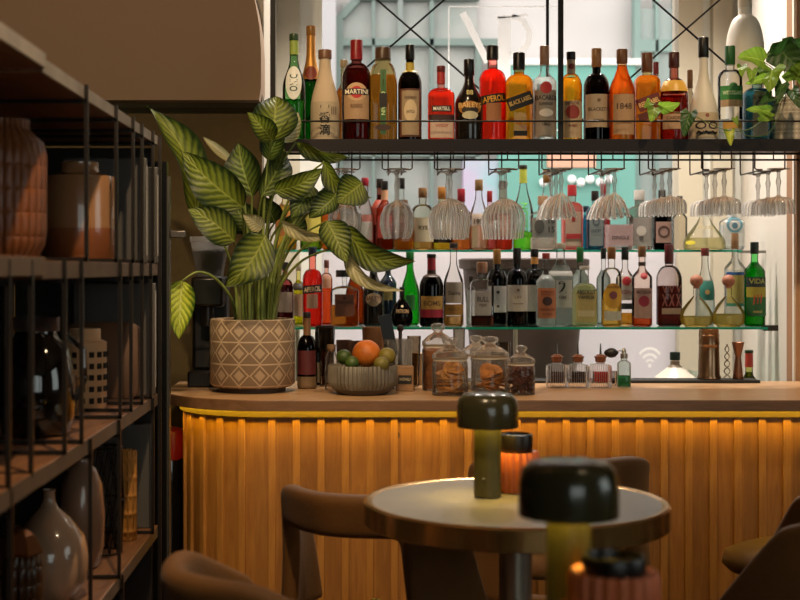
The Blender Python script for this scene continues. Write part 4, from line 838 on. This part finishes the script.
fruit(352, 363, .021, 3.925, '3f5418', 'small bright lime in front of the orange', 'lime', col2='32441a')
fruit(387, 356, .026, 3.97, '6c621e', 'yellow green lime leaning on the orange near the wooden box', 'lime', col2='7c6c28')
fruit(381.5, 364, .023, 3.925, '70662a', 'dull yellow lime at the front rim of the bowl', 'lime', col2='5e5820')

# lidded jars
def jar(px, w, base_Y, topy, label, fillcol, fillh, kind, hf=.62):
    Y = base_Y; s = Y/F; R = w*s/2; H = ZZ(topy, Y)-CZT
    t = thing('glass_jar', label, 'jar', (XX(px, Y), Y, CZT), 0, 'lidded glass jars')
    hb = H*hf
    MB().lathe([(R*.95, 0), (R, .003), (R, hb-.014), (R*.93, hb-.006), (R*.93, hb)], 48, closed=False).lathe([(R*.9, .002), (R*.9, .004)], 48).build('glass_body', glass('f2f0ec', .02, .07), t)
    l = MB().lathe([(R*.97, hb), (R*1.0, hb+.003), (R*1.0, hb+.012), (R*.94, hb+.016), (R*.66, hb+(H-hb)*.42), (R*.34, hb+(H-hb)*.56), (R*.26, hb+(H-hb)*.64), (R*.40, hb+(H-hb)*.72), (R*.46, H-.010), (R*.38, H-.003), (R*.1, H)], 48, closed=False).build('lid', glass('f0ece6', .03, .13), t)
    MB().lathe([(R*.95, hb-.004), (R*.95, hb+.002)], 48, closed=False).build('seal', pr('cfc4b0', .5), l)
    if kind == 'solid': MB().lathe([(R*.88, .005), (R*.92, .01), (R*.92, hb*fillh), (R*.6, hb*fillh+.006), (.001, hb*fillh+.004)], 40).build('filling', pr(fillcol, .7, bump=1, bscale=70, noise=.4, nscale=40), t)
    if kind == 'rings':
        rr = random.Random(int(px))
        k = 0
        NS = 30 if fillh > .6 else 20
        while k < NS:
            z = .012+(hb*fillh-.012)*k/NS; a = rr.uniform(0, 6.28); q = rr.uniform(.2, .44)*R; r0 = R*rr.uniform(.42, .50)
            M = Matrix.Rotation(rr.uniform(-.35, .35), 3, 'X')@Matrix.Rotation(rr.uniform(-.35, .35), 3, 'Y')
            if k % 4 == 3: M = Matrix.Rotation(rr.uniform(1.0, 1.35), 3, 'X')@Matrix.Rotation(rr.uniform(-.5, .5), 3, 'Y'); q = R*.38; a = -PI/2+rr.uniform(-.7, .7); z += .012
            m0 = MB().lathe([(r0*.3, -.0015), (r0*.62, -.003), (r0*.95, -.002), (r0, 0), (r0*.95, .002), (r0*.62, .003), (r0*.3, .0015), (r0*.3, -.0015)], 22, closed=False)
            m0.v = [tuple(M@Vector(v)*1+Vector((q*math.cos(a), q*math.sin(a), z))) for v in m0.v]
            m0.build('dried_slice', pr(fillcol, .6, noise=.5, nscale=50), t); k += 1
    if kind == 'bits':
        rr = random.Random(int(px)+3)
        m_ = MB()
        for k in range(150):
            a = rr.uniform(0, 6.28); q = R*.84*math.sqrt(rr.random()); z = .008+rr.random()*hb*fillh; r1 = rr.uniform(.005, .009)
            m0 = MB().lathe([(.0001, -r1), (r1, -r1*.2), (r1*.7, r1*.5), (.0001, r1)], 5, closed=False); M = Matrix.Rotation(a, 3, 'X')@Matrix.Rotation(q*50, 3, 'Y')
            m0.v = [tuple(M@Vector(v)+Vector((q*math.cos(a), q*math.sin(a), z))) for v in m0.v]; m_.add(m0.v, m0.f)
        o = m_.build('filling', pr(fillcol, .6, noise=.6, nscale=60), t, smooth=0); o['kind'] = 'stuff'
    return t
jar(438, 32, 4.12, 323, 'tallest lidded jar packed with brown biscuits', '9a6030', .9, 'solid', .66)
jar(450, 36, 3.95, 337, 'lidded jar of dried orange wheels at the front near the fruit bowl', 'b87c34', .78, 'rings')
jar(476, 30, 4.17, 335, 'nearly empty lidded jar between and behind the two fruit slice jars', 'b8a890', .12, 'solid')
jar(490, 38, 4.06, 336, 'lidded jar half full of bright orange dried slices', 'c47c28', .52, 'rings')
jar(521, 28, 3.97, 345, 'smallest lidded jar full of dark dried fruit', '6a2c18', .80, 'bits')
cup(504, 13, 342, 4.30, CZT, 'e0dcd4', 'clear tumbler behind the smallest lidded jar', taper=.9)
cup(459, 12, 328, 4.33, CZT, 'e0dcd4', 'clear tall glass behind the tallest lidded jar', taper=.9)

# bitters bottles
for i, (px, lq, lb) in enumerate(((557, '3a1810', 'square cut glass bitters bottle with brown liquid nearest the jars'), (578, '2a100c', 'square cut glass bitters bottle with darkest liquid, middle of three'), (600.5, 'b02818', 'square cut glass bitters bottle with red liquid'))):
    t = thing('bitters_bottle', lb, 'bottle', (XX(px, 4.20), 4.20, CZT), 0, 'bitters bottles')
    MB().lathe([(.029, 0), (.031, .003), (.031, .066), (.028, .071), (.012, .075), (.011, .084)], 64, p=7, rib=(32, .02), closed=False).build('glass_body', glass('eeeae6', .05, .14, cut=32), t)
    MB().lathe([(.022, .018), (.022, .05)], 32, p=7).build('liquid', pr(lq, .15, noise=.3, nscale=120), t)
    cl_ = MB().lathe([(.012, .078), (.0155, .082), (.0155, .09), (.019, .096), (.012, .1), (.01, .103)], 24, rib=(8, .08)).build('collar', pr('7a4a30', .4, .4), t)
    MB().tube([(0, 0, .1), (0, 0, .115), (0, 0, .137)], [.004, .003, .0015], 10).build('dasher_spout', pr('6a6460', .25, .9), t)
t = thing('atomizer_bottle', 'small perfume style spray bottle with green liquid and black bulb', 'spray bottle', (XX(624, 4.21), 4.21, CZT))
MB().lathe([(.019, 0), (.0215, .003), (.0215, .072), (.019, .078), (.010, .084), (.01, .094)], 48, rib=(12, .02), closed=False).build('glass_body', glass('e2eae4', .03, .12), t)
MB().lathe([(.0185, .004), (.0185, .036)], 32).build('liquid', liquid('18a050'), t)
MB().lathe([(.0115, .09), (.0115, .104), (.007, .106), (.007, .114), (.003, .122)], 20).build('spray_head', pr('b8b4ac', .25, .9), t)
MB().tube([(0, 0, .112), (-.012, 0, .114), (-.022, 0, .112)], .002, 8).build('tube', pr('8a8680', .3, .8), t)
ob_ = MB().lathe([(.0005, -.026), (.008, -.022), (.0145, -.010), (.0155, .0), (.0125, .010), (.005, .017), (.002, .02)], 24).build('bulb', pr('15120f', .4), t)
o = ob_; o.rotation_euler = (0, PI/2, 0); o.location = (-.037, 0, .107)
cup(612, 11, 371, 4.27, CZT, 'e0dcd8', 'tiny clear shot glass behind the red bitters bottle', name='shot_glass', cat='shot glass')

# tools on the bar mat
MT = CT+.0100
t = thing('cocktail_shaker', 'tall coppery steel cocktail shaker tin on the bar mat', 'cocktail shaker', (XX(709, 4.41), 4.41, MT))
cop = pr('94765c', .28, 1.0)
MB().lathe([(.034, 0), (.038, .002), (.0385, .006), (.035, .015), (.0325, .10), (.0325, .112), (.0335, .1135), (.0315, .16), (.033, .163), (.030, .163)], 48, closed=False).build('body', cop, t)
MB().lathe([(.0335, .142), (.0345, .1435), (.0335, .145)], 48, closed=False).build('ring', cop, t)
t = thing('jigger', 'copper double cone jigger on the bar mat', 'jigger', (XX(738, 4.41), 4.41, MT))
MB().lathe([(.017, 0), (.0175, .002), (.010, .065), (.009, .072), (.0105, .078), (.020, .118), (.0205, .12), (.018, .118), (.009, .08)], 32, closed=False).build('body', pr('7e5844', .32, .85), t)
t = thing('twisted_wire_strainer', 'twisted wire bar tool standing between shaker and jigger', 'bar tool', (XX(727, 4.42), 4.42, MT))
for ph in (0, PI):
    MB().tube([(.011*math.cos(k*.75+ph)*(1-k/40), .008*math.sin(k*.75+ph), .002+k*.0058) for k in range(20)], .0018, 6).build('coil', pr('7a7060', .3, .9), t)
bottle(675, 40, 352, 4.72, .6005, 'cone', 'e4dfd6', None, ('1a3028', 8), [('R', 361, 367, '8a7a6a')], 'white shouldered bottle standing low behind the counter', opaque=True, rough=.3, ys=.72, yn=.86, rn=.22)
bottle(749, 22, 350, 4.72, .6005, 'wine', '9aa040', ('8a9430', 372), ('2a4a2a', 3), [('R', 353, 367, 'a83a2c')], 'olive green bottle with red neck foil behind the jigger')
t = thing('napkin_stack', 'crumpled white napkins on the low cabinet behind the bar', 'napkins', (XX(695, 4.9), 4.9, .6005))
rr = random.Random(3)
MB().grid(lambda a, b: (-.09+.18*a, -.06+.12*b, .20+.03*math.sin(a*7+b*3)*math.cos(b*6)+.02*rr.random() if 0 < a < 1 and 0 < b < 1 else .12), 8, 8).build('napkin', pr('d0ccc8', .9), t, smooth=0)
MB().box(-.09, .09, -.06, .06, 0, .12).build('napkin_pile', pr('cfcac4', .9), t)

# big tapered planter in the window
t = thing('tapered_planter', 'large brown tapered tub standing in the window behind the bottles', 'planter', (XX(526, 5.48), 5.53, .5555))
MB().lathe([(.20, 0), (.21, .01), (.268, .66), (.285, .665), (.288, .70), (.275, .705), (.255, .69), (.25, .6), (.001, .6)], 48, closed=False).build('tub', pr('382820', .6, noise=.25, nscale=5, col2='483830'), t)
t.location.y = 5.555
t.scale = (.93, .93, .985)

# plant pot at the rack end with trailing pothos
pp = Vector((XX(789, 4.25), 4.25, TZ))
pt = thing('potted_pothos', 'trailing green pothos in a small diamond patterned pot on the rack', 'plant', pp)
MB().lathe([(.052, 0), (.056, .003), (.061, .13), (.063, .132), (.063, .142), (.059, .142), (.056, .12)], 48, closed=False).build('pot', diamonds('8f8474', 'cfc4b0', 16, .03, .005), pt)
MB().lathe([(.057, .125), (.001, .13)], 32, closed=False).build('soil', pr('2a1c12', .95), pt)
GP = leafmat('7a9c34', '5a8426', '9ab84a', 5, .5, .45); GD = leafmat('2e5020', '1c3a14', '4a6a30', 5, .3, .3)
PV = [((764, 62, 4.14), (738, 57, 4.10), 26, GP, dict(roll=40)), ((772, 70, 4.14), (770, 92, 4.06), 24, GP, dict(roll=10)), ((780, 50, 4.2), (806, 76, 4.16), 30, GD, dict(roll=0)),
      ((776, 56, 4.2), (803, 40, 4.2), 26, GD, dict(roll=20)), ((796, 80, 4.16), (806, 58, 4.12), 26, GP, dict(roll=10)), ((742, 66, 4.12), (742, 77, 4.09), 9, GP, {}), ((752, 70, 4.10), (751, 84, 4.08), 10, GP, {}),
      ((764, 78, 4.10), (745, 84, 4.08), 9, GP, {}), ((770, 112, 4.09), (745, 110, 4.06), 11, GP, dict(roll=30)), ((772, 96, 4.10), (760, 104, 4.06), 12, GD, dict(roll=10)), ((782, 84, 4.12), (777, 104, 4.08), 13, GD, {}),
      ((792, 90, 4.12), (800, 108, 4.08), 12, GD, {}), ((760, 116, 4.08), (774, 119, 4.05), 9, GP, dict(roll=20)), ((730, 131, 4.085), (731, 146, 4.06), 10, LB, dict(roll=5)), ((735, 118, 4.085), (738, 126, 4.07), 6, GP, {}),
      ((690, 113, 4.085), (684, 137, 4.07), 15, GD, dict(roll=15)), ((662, 107, 4.085), (680, 103, 4.06), 14, GP, dict(roll=30)), ((655, 108, 4.085), (651, 122, 4.06), 14, GP, dict(roll=5)), ((650, 102, 4.085), (644, 108, 4.06), 8, GP, {})]
for b, t_, w, mt, o_ in PV: leaf(pt, pp, b, t_, w, mt, arch=.15, fold=.2, heart=1, **o_)
VN = pr('4a6424', .5)
stem(pt, pp, [P3(786, 96, 4.25), P3(776, 72, 4.18), P3(764, 62, 4.14)], .002, .0013, VN, 'vine')
stem(pt, pp, [P3(790, 96, 4.25), P3(784, 70, 4.22), P3(778, 56, 4.2)], .002, .0015, VN, 'vine')
stem(pt, pp, [P3(794, 96, 4.25), P3(794, 70, 4.20), P3(800, 56, 4.2)], .002, .0015, VN, 'vine')
stem(pt, pp, [P3(788, 97, 4.24), P3(786, 84, 4.12), P3(776, 100, 4.10), P3(770, 112, 4.09), P3(752, 128, 4.09), P3(730, 131, 4.085), P3(706, 122, 4.085), P3(690, 113, 4.085), P3(674, 112, 4.085), P3(662, 107, 4.085), P3(650, 102, 4.085)], .0018, .0011, VN, 'vine')
stem(pt, pp, [P3(786, 97, 4.24), P3(782, 100, 4.11), P3(770, 132, 4.10), P3(745, 135, 4.085), P3(735, 118, 4.085)], .0016, .0011, VN, 'vine')

# ------------------------------------------------------------------ shelving unit at the side
SX = -.517; SXB = -.90; YE = 3.60
su = thing('shelving_unit', 'black steel and wood display shelving along the side wall', 'shelving', (0, 0, 0))
LEV = [(1.561, 1.535), (1.221, 1.190), (.875, .845), (.525, .495), (.17, .14)]
swd = wood('5a3a24', '7c5334', (8, 1.0, 8), .45); blm = pr('2c2622', .38, .6)
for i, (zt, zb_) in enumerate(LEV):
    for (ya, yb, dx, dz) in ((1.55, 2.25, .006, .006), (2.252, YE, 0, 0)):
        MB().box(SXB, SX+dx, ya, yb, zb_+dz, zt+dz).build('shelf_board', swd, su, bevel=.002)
        MB().box(SX+dx, SX+dx+.0009, ya, yb, zb_+dz+.001, zt+dz-.001).build('edge_band', pr('94897c' if i == 0 else '5e4c3c', .6, noise=.25, nscale=14), su)  # top level's strip is paler: daylight on the front edge put into its colour
def yfor(px): return F*-SX/(VX-px)
BAY = {0: [84, 114, 131, 140, 151], 1: [5, 28, 62, 79, 118, 129, 140, 149], 2: [7, 88, 117, 151], 3: [20, 60, 100, 120]}
hb = .0038
for bi, pxs in BAY.items():
    zt = LEV[bi][1]; zb_ = LEV[bi+1][0]
    for px in pxs:
        y = yfor(px); m_ = MB()
        if bi % 2 == 0: za, zc = zb_+.001, zt-.001
        else: za, zc = zb_+.001, zt-.001
        up_ = LEV[bi][0]+.0015 if bi == 0 else zt-.001
        m_.box(SX+.001, SX+.001+2*hb, y-hb, y+hb, za, up_ if bi == 0 else LEV[bi][0])
        m_.box(SXB+.01, SX+.008, y-hb, y+hb, za, za+2*hb)
        m_.box(SXB+.01, SX+.008, y-hb, y+hb, zc-2*hb, zc)
        m_.box(SXB+.002, SXB+.01, y-hb, y+hb, za, zc)
        m_.build('frame', blm, su)
for y in (1.9, YE-.01):
    MB().box(SX+.001, SX+.010, y-hb, y+hb, 0, LEV[0][0]).build('upright', blm, su)
    MB().box(SXB-.01, SXB, y-hb, y+hb, 0, LEV[0][0]).build('upright', blm, su)
MB().box(SXB-.03, SXB-.012, 1.5, YE, .1, 1.53).build('back_panel', pr('16120f', .6), su)
MB().box(-.90, -.535, YE+.005, YE+.02, .10, 1.53).build('end_panel', pr('262220', .35), su)
bkm = pr('4c4844', .4)
for nm, px, w_, y, zt, za in (('grey box file with smooth face at the end of the second shelf', 140, .034, 3.38, 1.485, 1.2215), ('second grey box file against the end panel of the second shelf', 152, .03, 3.56, 1.475, 1.2215),
                             ('tall grey box file at the end of the middle shelf', 146, .05, 3.55, 1.17, .8755), ('dark grey box file on the lower shelf end', 147, .03, 3.56, .80, .5255)):
    x = XX(px, y); t = thing('box_file', nm, 'box file', (x-.09, y, za), 0, None)
    MB().box(-.1, .09+w_/2, -.012, .012, 0, zt-za).build('case', bkm, t, bevel=.003)
    MB().box(.09+w_/2-.001, .09+w_/2+.0008, -.008, .008, .02, zt-za-.02).build('spine_label', pr('9a948c', .5), t)

# vases and jars on the shelving
def vase(px, Y, zb, prof, mat, label, name='vase', cat='vase', rib=None, n=64, smooth=60, pname='body', group=None, twist=0):
    t = thing(name, label, cat, (XX(px, Y), Y, zb), 0, group)
    MB().lathe(prof, n, rib=rib, closed=False).build(pname, mat, t, smooth=smooth); return t
def relief_mat(c, kind, nx, hz, rough=.35):
    m = pr(c, rough+.12, noise=.12, nscale=8).copy(); nt = m.node_tree; b = [x for x in nt.nodes if x.type == 'BSDF_PRINCIPLED'][0]
    tc = nt.nodes.new('ShaderNodeTexCoord'); sp = nt.nodes.new('ShaderNodeSeparateXYZ'); nt.links.new(tc.outputs['Object'], sp.inputs[0])
    a = N(nt, 'MULTIPLY', N(nt, 'ARCTAN2', sp.outputs[1], sp.outputs[0]), nx)
    z = N(nt, 'MULTIPLY', sp.outputs[2], 2*PI/hz)
    if kind == 'lattice': h = N(nt, 'MULTIPLY', N(nt, 'ABSOLUTE', N(nt, 'SINE', a)), N(nt, 'POWER', N(nt, 'ABSOLUTE', N(nt, 'SINE', N(nt, 'MULTIPLY', z, .5))), .3))
    else: h = N(nt, 'MAXIMUM', N(nt, 'POWER', N(nt, 'ABSOLUTE', N(nt, 'SINE', a)), 6), N(nt, 'POWER', N(nt, 'ABSOLUTE', N(nt, 'SINE', N(nt, 'MULTIPLY', z, .5))), 8))
    bp = nt.nodes.new('ShaderNodeBump'); bp.inputs['Strength'].default_value = 1; bp.inputs['Distance'].default_value = .004
    nt.links.new(h, bp.inputs['Height']); nt.links.new(bp.outputs[0], b.inputs['Normal']); return m
S2, S3, S4 = 1.2215, .8755, .5255
va = vase(4, 2.44, S2, [(.058, 0), (.062, .004), (.078, .03), (.082, .06), (.082, .20), (.076, .225), (.055, .245), (.048, .252), (.050, .268), (.045, .268), (.04, .24)], relief_mat('744222', 'lattice', 14, .045, .25), 'terracotta glazed vase with carved relief on the second shelf'); va.scale = (.93, .93, .95)
v2 = vase(80, 3.045, S2, [(.085, 0), (.092, .006), (.0925, .085)], pr('7a4626', .3, coat=.4, noise=.1), 'two tone brown glazed vase with short neck on the second shelf')
MB().lathe([(.0925, .085), (.0925, .19), (.086, .215), (.055, .222), (.046, .23), (.047, .25), (.042, .252), (.04, .23)], 64, closed=False).build('upper_glaze', pr('8f6848', .2, coat=.6), v2, smooth=60, label='paler glossy upper glaze'); v2.scale = (.9, .9, .9)
gj = vase(36, 2.70, S3, [(.05, 0), (.068, .006), (.076, .04), (.077, .11), (.066, .17), (.045, .195), (.04, .205), (.044, .232), (.046, .236)], pr('140f0d', .08, coat=.8), 'round black glass jug with amber rim on the middle shelf', name='glass_jug', cat='jug')
MB().lathe([(.0465, .208), (.0475, .236), (.043, .236), (.0425, .21)], 40, closed=False).build('rim', glass('a86a38', .1, .15), gj)
MB().tube([(.06, 0, .20), (.095, 0, .17), (.098, 0, .11), (.078, 0, .07)], .006, 10).build('handle', pr('140f0d', .08, coat=.8), gj)
ln = vase(85, 3.21, S3, [(.048, 0), (.051, .003), (.051, .158), (.044, .162), (.038, .163), (.037, .166), (.037, .188), (.034, .19), (.034, .165)], pr('bc946c', .55), 'pale clay lantern with rows of square holes on the middle shelf', name='lantern', cat='lantern')
m_ = MB()
for r_ in range(5):
    for k in range(16):
        a = 2*PI*k/16+.1; z = .022+r_*.027; M = Matrix.Rotation(a+PI/2, 3, 'Z')
        m0 = MB().box(-.0056, .0056, -.003, .0012, -.0065, .0065); m0.v = [tuple(M@Vector((v[0], v[1], v[2]))+Vector((.0512*math.cos(a), .0512*math.sin(a), z))) for v in m0.v]; m_.add(m0.v, m0.f)
m_.build('cutouts', pr('1c120c', .9), ln, smooth=0)
bd_ = thing('serving_board', 'square brown stoneware board leaning at the back of the middle shelf', 'board', (XX(103, 3.36), 3.36, S3+.004))
MB().lathe([(.09, -.009), (.095, -.006), (.095, .006), (.09, .009)], 64, p=7).build('board', pr('5c3e28', .6, noise=.3, nscale=6), bd_)
bd_.children[0].rotation_euler = (PI/2-.12, 0, 0); bd_.children[0].location = (0, 0, .1)
vase(72, 3.06, S3, [(.018, 0), (.022, .01), (.024, .05), (.018, .08), (.02, .085)], glass('c8a070', .05, .1), 'small amber glass bud vase in front of the pale lantern', name='bud_vase')
vase(49, 2.79, S4, [(.045, 0), (.055, .004), (.078, .04), (.083, .085), (.072, .13), (.045, .165), (.02, .188), (.0125, .202), (.012, .222), (.015, .226), (.012, .226), (.009, .2)], pr('9a7a62', .18, coat=.7), 'glossy beige teardrop vase with narrow neck on the lower shelf')
vase(82, 3.09, S4, [(.035, 0), (.04, .004), (.05, .05), (.052, .12), (.046, .19), (.032, .225), (.02, .235), (.017, .25), (.019, .255), (.014, .255)], pr('8a6a56', .25, coat=.6), 'tall brownish vase behind the beige teardrop vase')
wb = thing('wire_basket', 'tall black wire basket on the lower shelf', 'basket', (XX(103, 3.24), 3.24, S4))
m_ = MB()
for k in range(12):
    a = 2*PI*k/12
    m_.tube([(.045*math.cos(a), .045*math.sin(a), .003), (.05*math.cos(a+.5), .05*math.sin(a+.5), .13), (.045*math.cos(a+1), .045*math.sin(a+1), .255)], .0018, 6)
    m_.tube([(.045*math.cos(a), .045*math.sin(a), .003), (.05*math.cos(a-.5), .05*math.sin(a-.5), .13), (.045*math.cos(a-1), .045*math.sin(a-1), .255)], .0018, 6)
for z, r_ in ((.003, .045), (.13, .05), (.255, .045)): m_.tube([(r_*math.cos(2*PI*k/24), r_*math.sin(2*PI*k/24), z) for k in range(25)], .0022, 6)
m_.build('wires', pr('14110f', .4, .5), wb)
vase(127, 3.40, S4, [(.022, 0), (.025, .003), (.025, .222), (.022, .226), (.019, .224), (.019, .2)], relief_mat('a8702c', 'grid', 6, .045, .6), 'slim ochre carved cylinder vase at the end of the lower shelf')
ft = vase(22, 2.42, S4, [(.034, 0), (.038, .004), (.036, .15), (.03, .17), (.026, .175)], relief_mat('3a2414', 'lattice', 8, .03, .15), 'dark faceted bottle vase with copper top on the lower shelf', name='faceted_bottle')
MB().lathe([(.036, .172), (.038, .176), (.022, .205), (.01, .215), (.001, .216)], 6, closed=False).build('stopper', pr('9a6038', .3, .8), ft, smooth=0)

# dark steel door and what stands behind the bar end
dr = struct('door_1', MB().box(-.56, -.505, 3.68, 3.715, .02, 1.50), pr('100e0d', .3, .4))
MB().box(-.505, -.498, 3.68, 3.715, .02, 1.46).build('door_edge', pr('5a564e', .35, .7), dr)
MB().box(-.498, -.455, 3.69, 3.705, 1.292, 1.312).build('door_handle', pr('5a5450', .35, .7), dr, bevel=.003)
t = thing('canister', 'black glossy canister with red top in the gap beside the bar', 'canister', (XX(173, 4.33), 4.33, 0))
MB().lathe([(.05, 0), (.055, .01), (.055, .58), (.045, .62), (.03, .63)], 40, rib=(7, .03)).build('body', pr('0e0c0b', .12, coat=.6), t)
MB().lathe([(.05, .60), (.052, .64), (.04, .69), (.02, .70)], 32).build('cap', pr('a01c1c', .35), t)

# ------------------------------------------------------------------ tables, lamps, candle jars
def round_table(x, y, label):
    t = thing('round_table', label, 'table', (x, y, 0), 0, None)
    MB().lathe([(.001, .745), (.287, .7475), (.288, .748), (.001, .7495)], 96).build('tabletop', pr('7c766e', .42, noise=.05), t, smooth=30)
    MB().lathe([(.284, .742), (.284, .748), (.289, .7505), (.295, .7505), (.300, .747), (.300, .708), (.296, .706), (.28, .706), (.28, .742)], 128, closed=False).build('brass_edge', pr('d0a468', .2, .95), t, smooth=30)
    MB().lathe([(.279, .712), (.279, .741)], 64).build('underside', pr('2a2018', .6), t)
    MB().lathe([(.0325, .02), (.0325, .712)], 40).build('column', pr('b4a898', .32, .9), t)
    MB().lathe([(.21, 0), (.212, .008), (.2, .014), (.05, .02), (.034, .03)], 64, closed=False).build('base', pr('3a3430', .3, .8), t)
    return t
round_table(XX(515.5, 2.67), 2.67, 'round pale topped cafe table with brass edge and steel column')
rt2 = round_table(.24, 1.44, 'second round cafe table carrying the blurred lamp closest to the camera'); rt2.scale.z = .7605/.7505
def lamp(x, y, label):
    t = thing('table_lamp', label, 'table lamp', (x, y, .7505), 0, 'mushroom table lamps')
    gm = pr('36321f', .22, coat=.4)
    MB().lathe([(.026, 0), (.0275, .002), (.0275, .185)], 48).build('stem', pr('4c4622', .35), t)
    MB().lathe([(.057, .140), (.0615, .140), (.062, .142), (.062, .180), (.058, .197), (.048, .206), (.030, .209), (.001, .2095)], 64, closed=False).lathe([(.0585, .141), (.0585, .178), (.05, .192), (.028, .198)], 64, closed=False).build('shade', gm, t, smooth=50)
    MB().lathe([(.030, .176), (.05, .176), (.05, .179), (.030, .179), (.030, .176)], 48, closed=False).build('light_ring', pr('fff0b0', .5, emit=('ffd860', 60)), t)
    o = MB().lathe([(.003, 0), (.003, .002)], 12).build('switch', pr('c8b88a', .2, .9), t)
    o.rotation_euler = (PI/2, 0, 0); o.location = (-.010, -.0255, .040)
    return t
lamp(XX(487.5, 2.71), 2.71, 'dark green mushroom lamp on the brass edged table')
l2_ = lamp(XX(568.5, 1.68), 1.68, 'larger looking blurred dark green mushroom lamp in front'); l2_.location.z += .01
def candle(x, y, label, hb=.082, ht=.118):
    t = thing('candle_jar', label, 'candle jar', (x, y, .7505), 0, 'fluted candle jars')
    MB().lathe([(.040, 0), (.046, .004), (.0465, hb-.007), (.0435, hb), (.036, hb-.002), (.034, hb-.012), (.001, hb-.012)], 160, rib=(20, .055), closed=False).build('fluted_base', pr('c8683a', .5), t, smooth=60)
    MB().lathe([(.032, hb-.011), (.0335, hb-.008), (.0345, ht-.006), (.033, ht-.001), (.030, ht), (.028, ht-.01), (.001, ht-.012)], 40, closed=False).build('cup', pr('17110f', .35), t)
    return t
candle(XX(516, 2.78), 2.78, 'fluted orange candle jar with black cup behind the table lamp')
cj = candle(XX(614, 1.59), 1.59, 'fluted orange candle jar with black cup, blurred in front of the nearer lamp', .092, .110); cj.location.z += .01; cj.scale = (1.1, 1.1, 1)

# ------------------------------------------------------------------ chairs
velvet = pr('643e0e', .75, sheen=.04, noise=.25, nscale=7, bump=.1, bscale=120)
def chair(x, y, rz, label, top=.750, R=.235, cut=(.48, .0), arm=.08, mat=velvet, seat=0, sk=.2):
    """curved velvet shell: faces +Y in its own frame"""
    t = thing('velvet_chair', label, 'chair', (x, y, 0), rz, 'velvet cafe chairs')
    nu, nv = 28, 10; th = math.radians(76)
    bm = bmesh.new(); V = {}
    z0 = .38
    for i in range(nu+1):
        u = -1+2*i/nu; au = abs(u)
        zt = top-arm*max(0, (au-.45)/.55)**1.3
        for j in range(nv+1):
            v = j/nv
            z = z0+(zt-z0)*v; a = u*th*(1+sk*(1-v)*min(1, au*1.4))
            rr = R*(1+.05*(1-v)-.03*math.sin(PI*v))
            fx = rr*math.sin(a)*1.0; fy = -rr*math.cos(a)*.98
            fy += .04*(max(0, au-.55)/.45)**1.5*(1-v)*1.0     # arm fronts slope forward towards the seat
            fy -= .045*v*(1-au)                               # back leans out
            V[i, j] = bm.verts.new((fx, fy, z))
    for i in range(nu):
        for j in range(nv):
            uc = abs(-1+2*(i+.5)/nu); vc = (j+.5)/nv
            if uc < cut[0] and .10 < vc < .66: continue
            if .74 < uc < .90 and .2 < vc < .55 and cut[1]: continue
            bm.faces.new((V[i, j], V[i+1, j], V[i+1, j+1], V[i, j+1]))
    me = bpy.data.meshes.new('backrest'); bmesh.ops.recalc_face_normals(bm, faces=bm.faces); bm.to_mesh(me); bm.free(); me.shade_smooth(); me.materials.append(mat)
    o = bpy.data.objects.new('backrest', me); COL.objects.link(o); o.parent = t
    s_ = o.modifiers.new('th', 'SOLIDIFY'); s_.thickness = .042; s_.offset = 0
    s_ = o.modifiers.new('sub', 'SUBSURF'); s_.levels = 2; s_.render_levels = 2
    MB().lathe([(.14, .36), (.20, .365), (.215, .38), (.21, .405), (.18, .42), (.001, .425)], 48, p=2.6, c=(0, .05, seat)).build('seat', mat, t, smooth=60)
    for sx in (-1, 1):
        for sy in (-1, 1):
            MB().tube([(sx*.14, sy*.13, .37), (sx*.20, sy*.19, 0)], [.014, .009], 12).build('leg', pr('15110e', .4), t)
    return t
A1 = chair(XX(393, 3.2), 3.22, math.radians(-36), 'brown velvet armchair with open back beside the round table', top=.712, R=.24, seat=-.06, cut=(.52, 0))
B1 = chair(-.025, 2.18, math.radians(-62), 'olive brown velvet armchair below the shelving, only its back top showing', R=.235, top=.752)
C1 = chair(XX(557, 3.30)+.02, 3.50, math.radians(6), 'olive velvet armchair between the round table and the bar', R=.225, seat=.07, arm=.03)
D1 = chair(.935, 2.72, math.radians(42), 'brown velvet armchair closest at the table side away from the shelving', top=.775, arm=.05, sk=.8)
E1 = chair(1.20, 3.36, math.radians(35), 'olive velvet armchair by the bar behind the closest brown one', seat=.08, sk=.4)

# ------------------------------------------------------------------ added fill lights, overhead and over the street
def downlight(x, y, power, col=(1, .72, .42), ang=70, tgt=None, z=2.9):  # unseen overhead fixtures put in as interior fill
    t = thing('fill_spotlight', 'small black spotlight added above the room for fill, out of the frame', 'spotlight', (x, y, z-.06), 0, 'added fill spotlights')
    MB().lathe([(.035, 0), (.04, .002), (.04, .06), (.03, .06)], 24, closed=False).build('housing', pr('1a1816', .4), t)
    spot('spot_beam', (x, y, z-.075), tgt or (x, y, 0), power, col, ang, .03)
downlight(.0, 3.1, 65, tgt=(.0, 4.1, .95), ang=56); downlight(1.2, 3.1, 85, tgt=(1.2, 4.1, .95), ang=56); downlight(2.0, 3.1, 60, tgt=(2.0, 4.1, .95), ang=56)
downlight(-.1, 1.6, 170, tgt=(-.8, 2.9, .9)); downlight(.9, 1.6, 22, tgt=(.5, 2.8, .7))
downlight(-.6, 2.0, 100, tgt=(-.8, 4.4, 2.2), ang=110)
for x_ in (.1, .68, 1.22): downlight(x_, 4.90, 90, col=(1, .9, .78), ang=120, tgt=(x_, 4.95, 0))  # added to brighten the bottles and the window recess walls
# added area lamp over the street, stands in for daylight on the facade
area('street_fill_light', (1.0, 8.6, 5.5), (math.radians(60), 0, 0), 7, 60, (.95, .97, 1.0), 4)
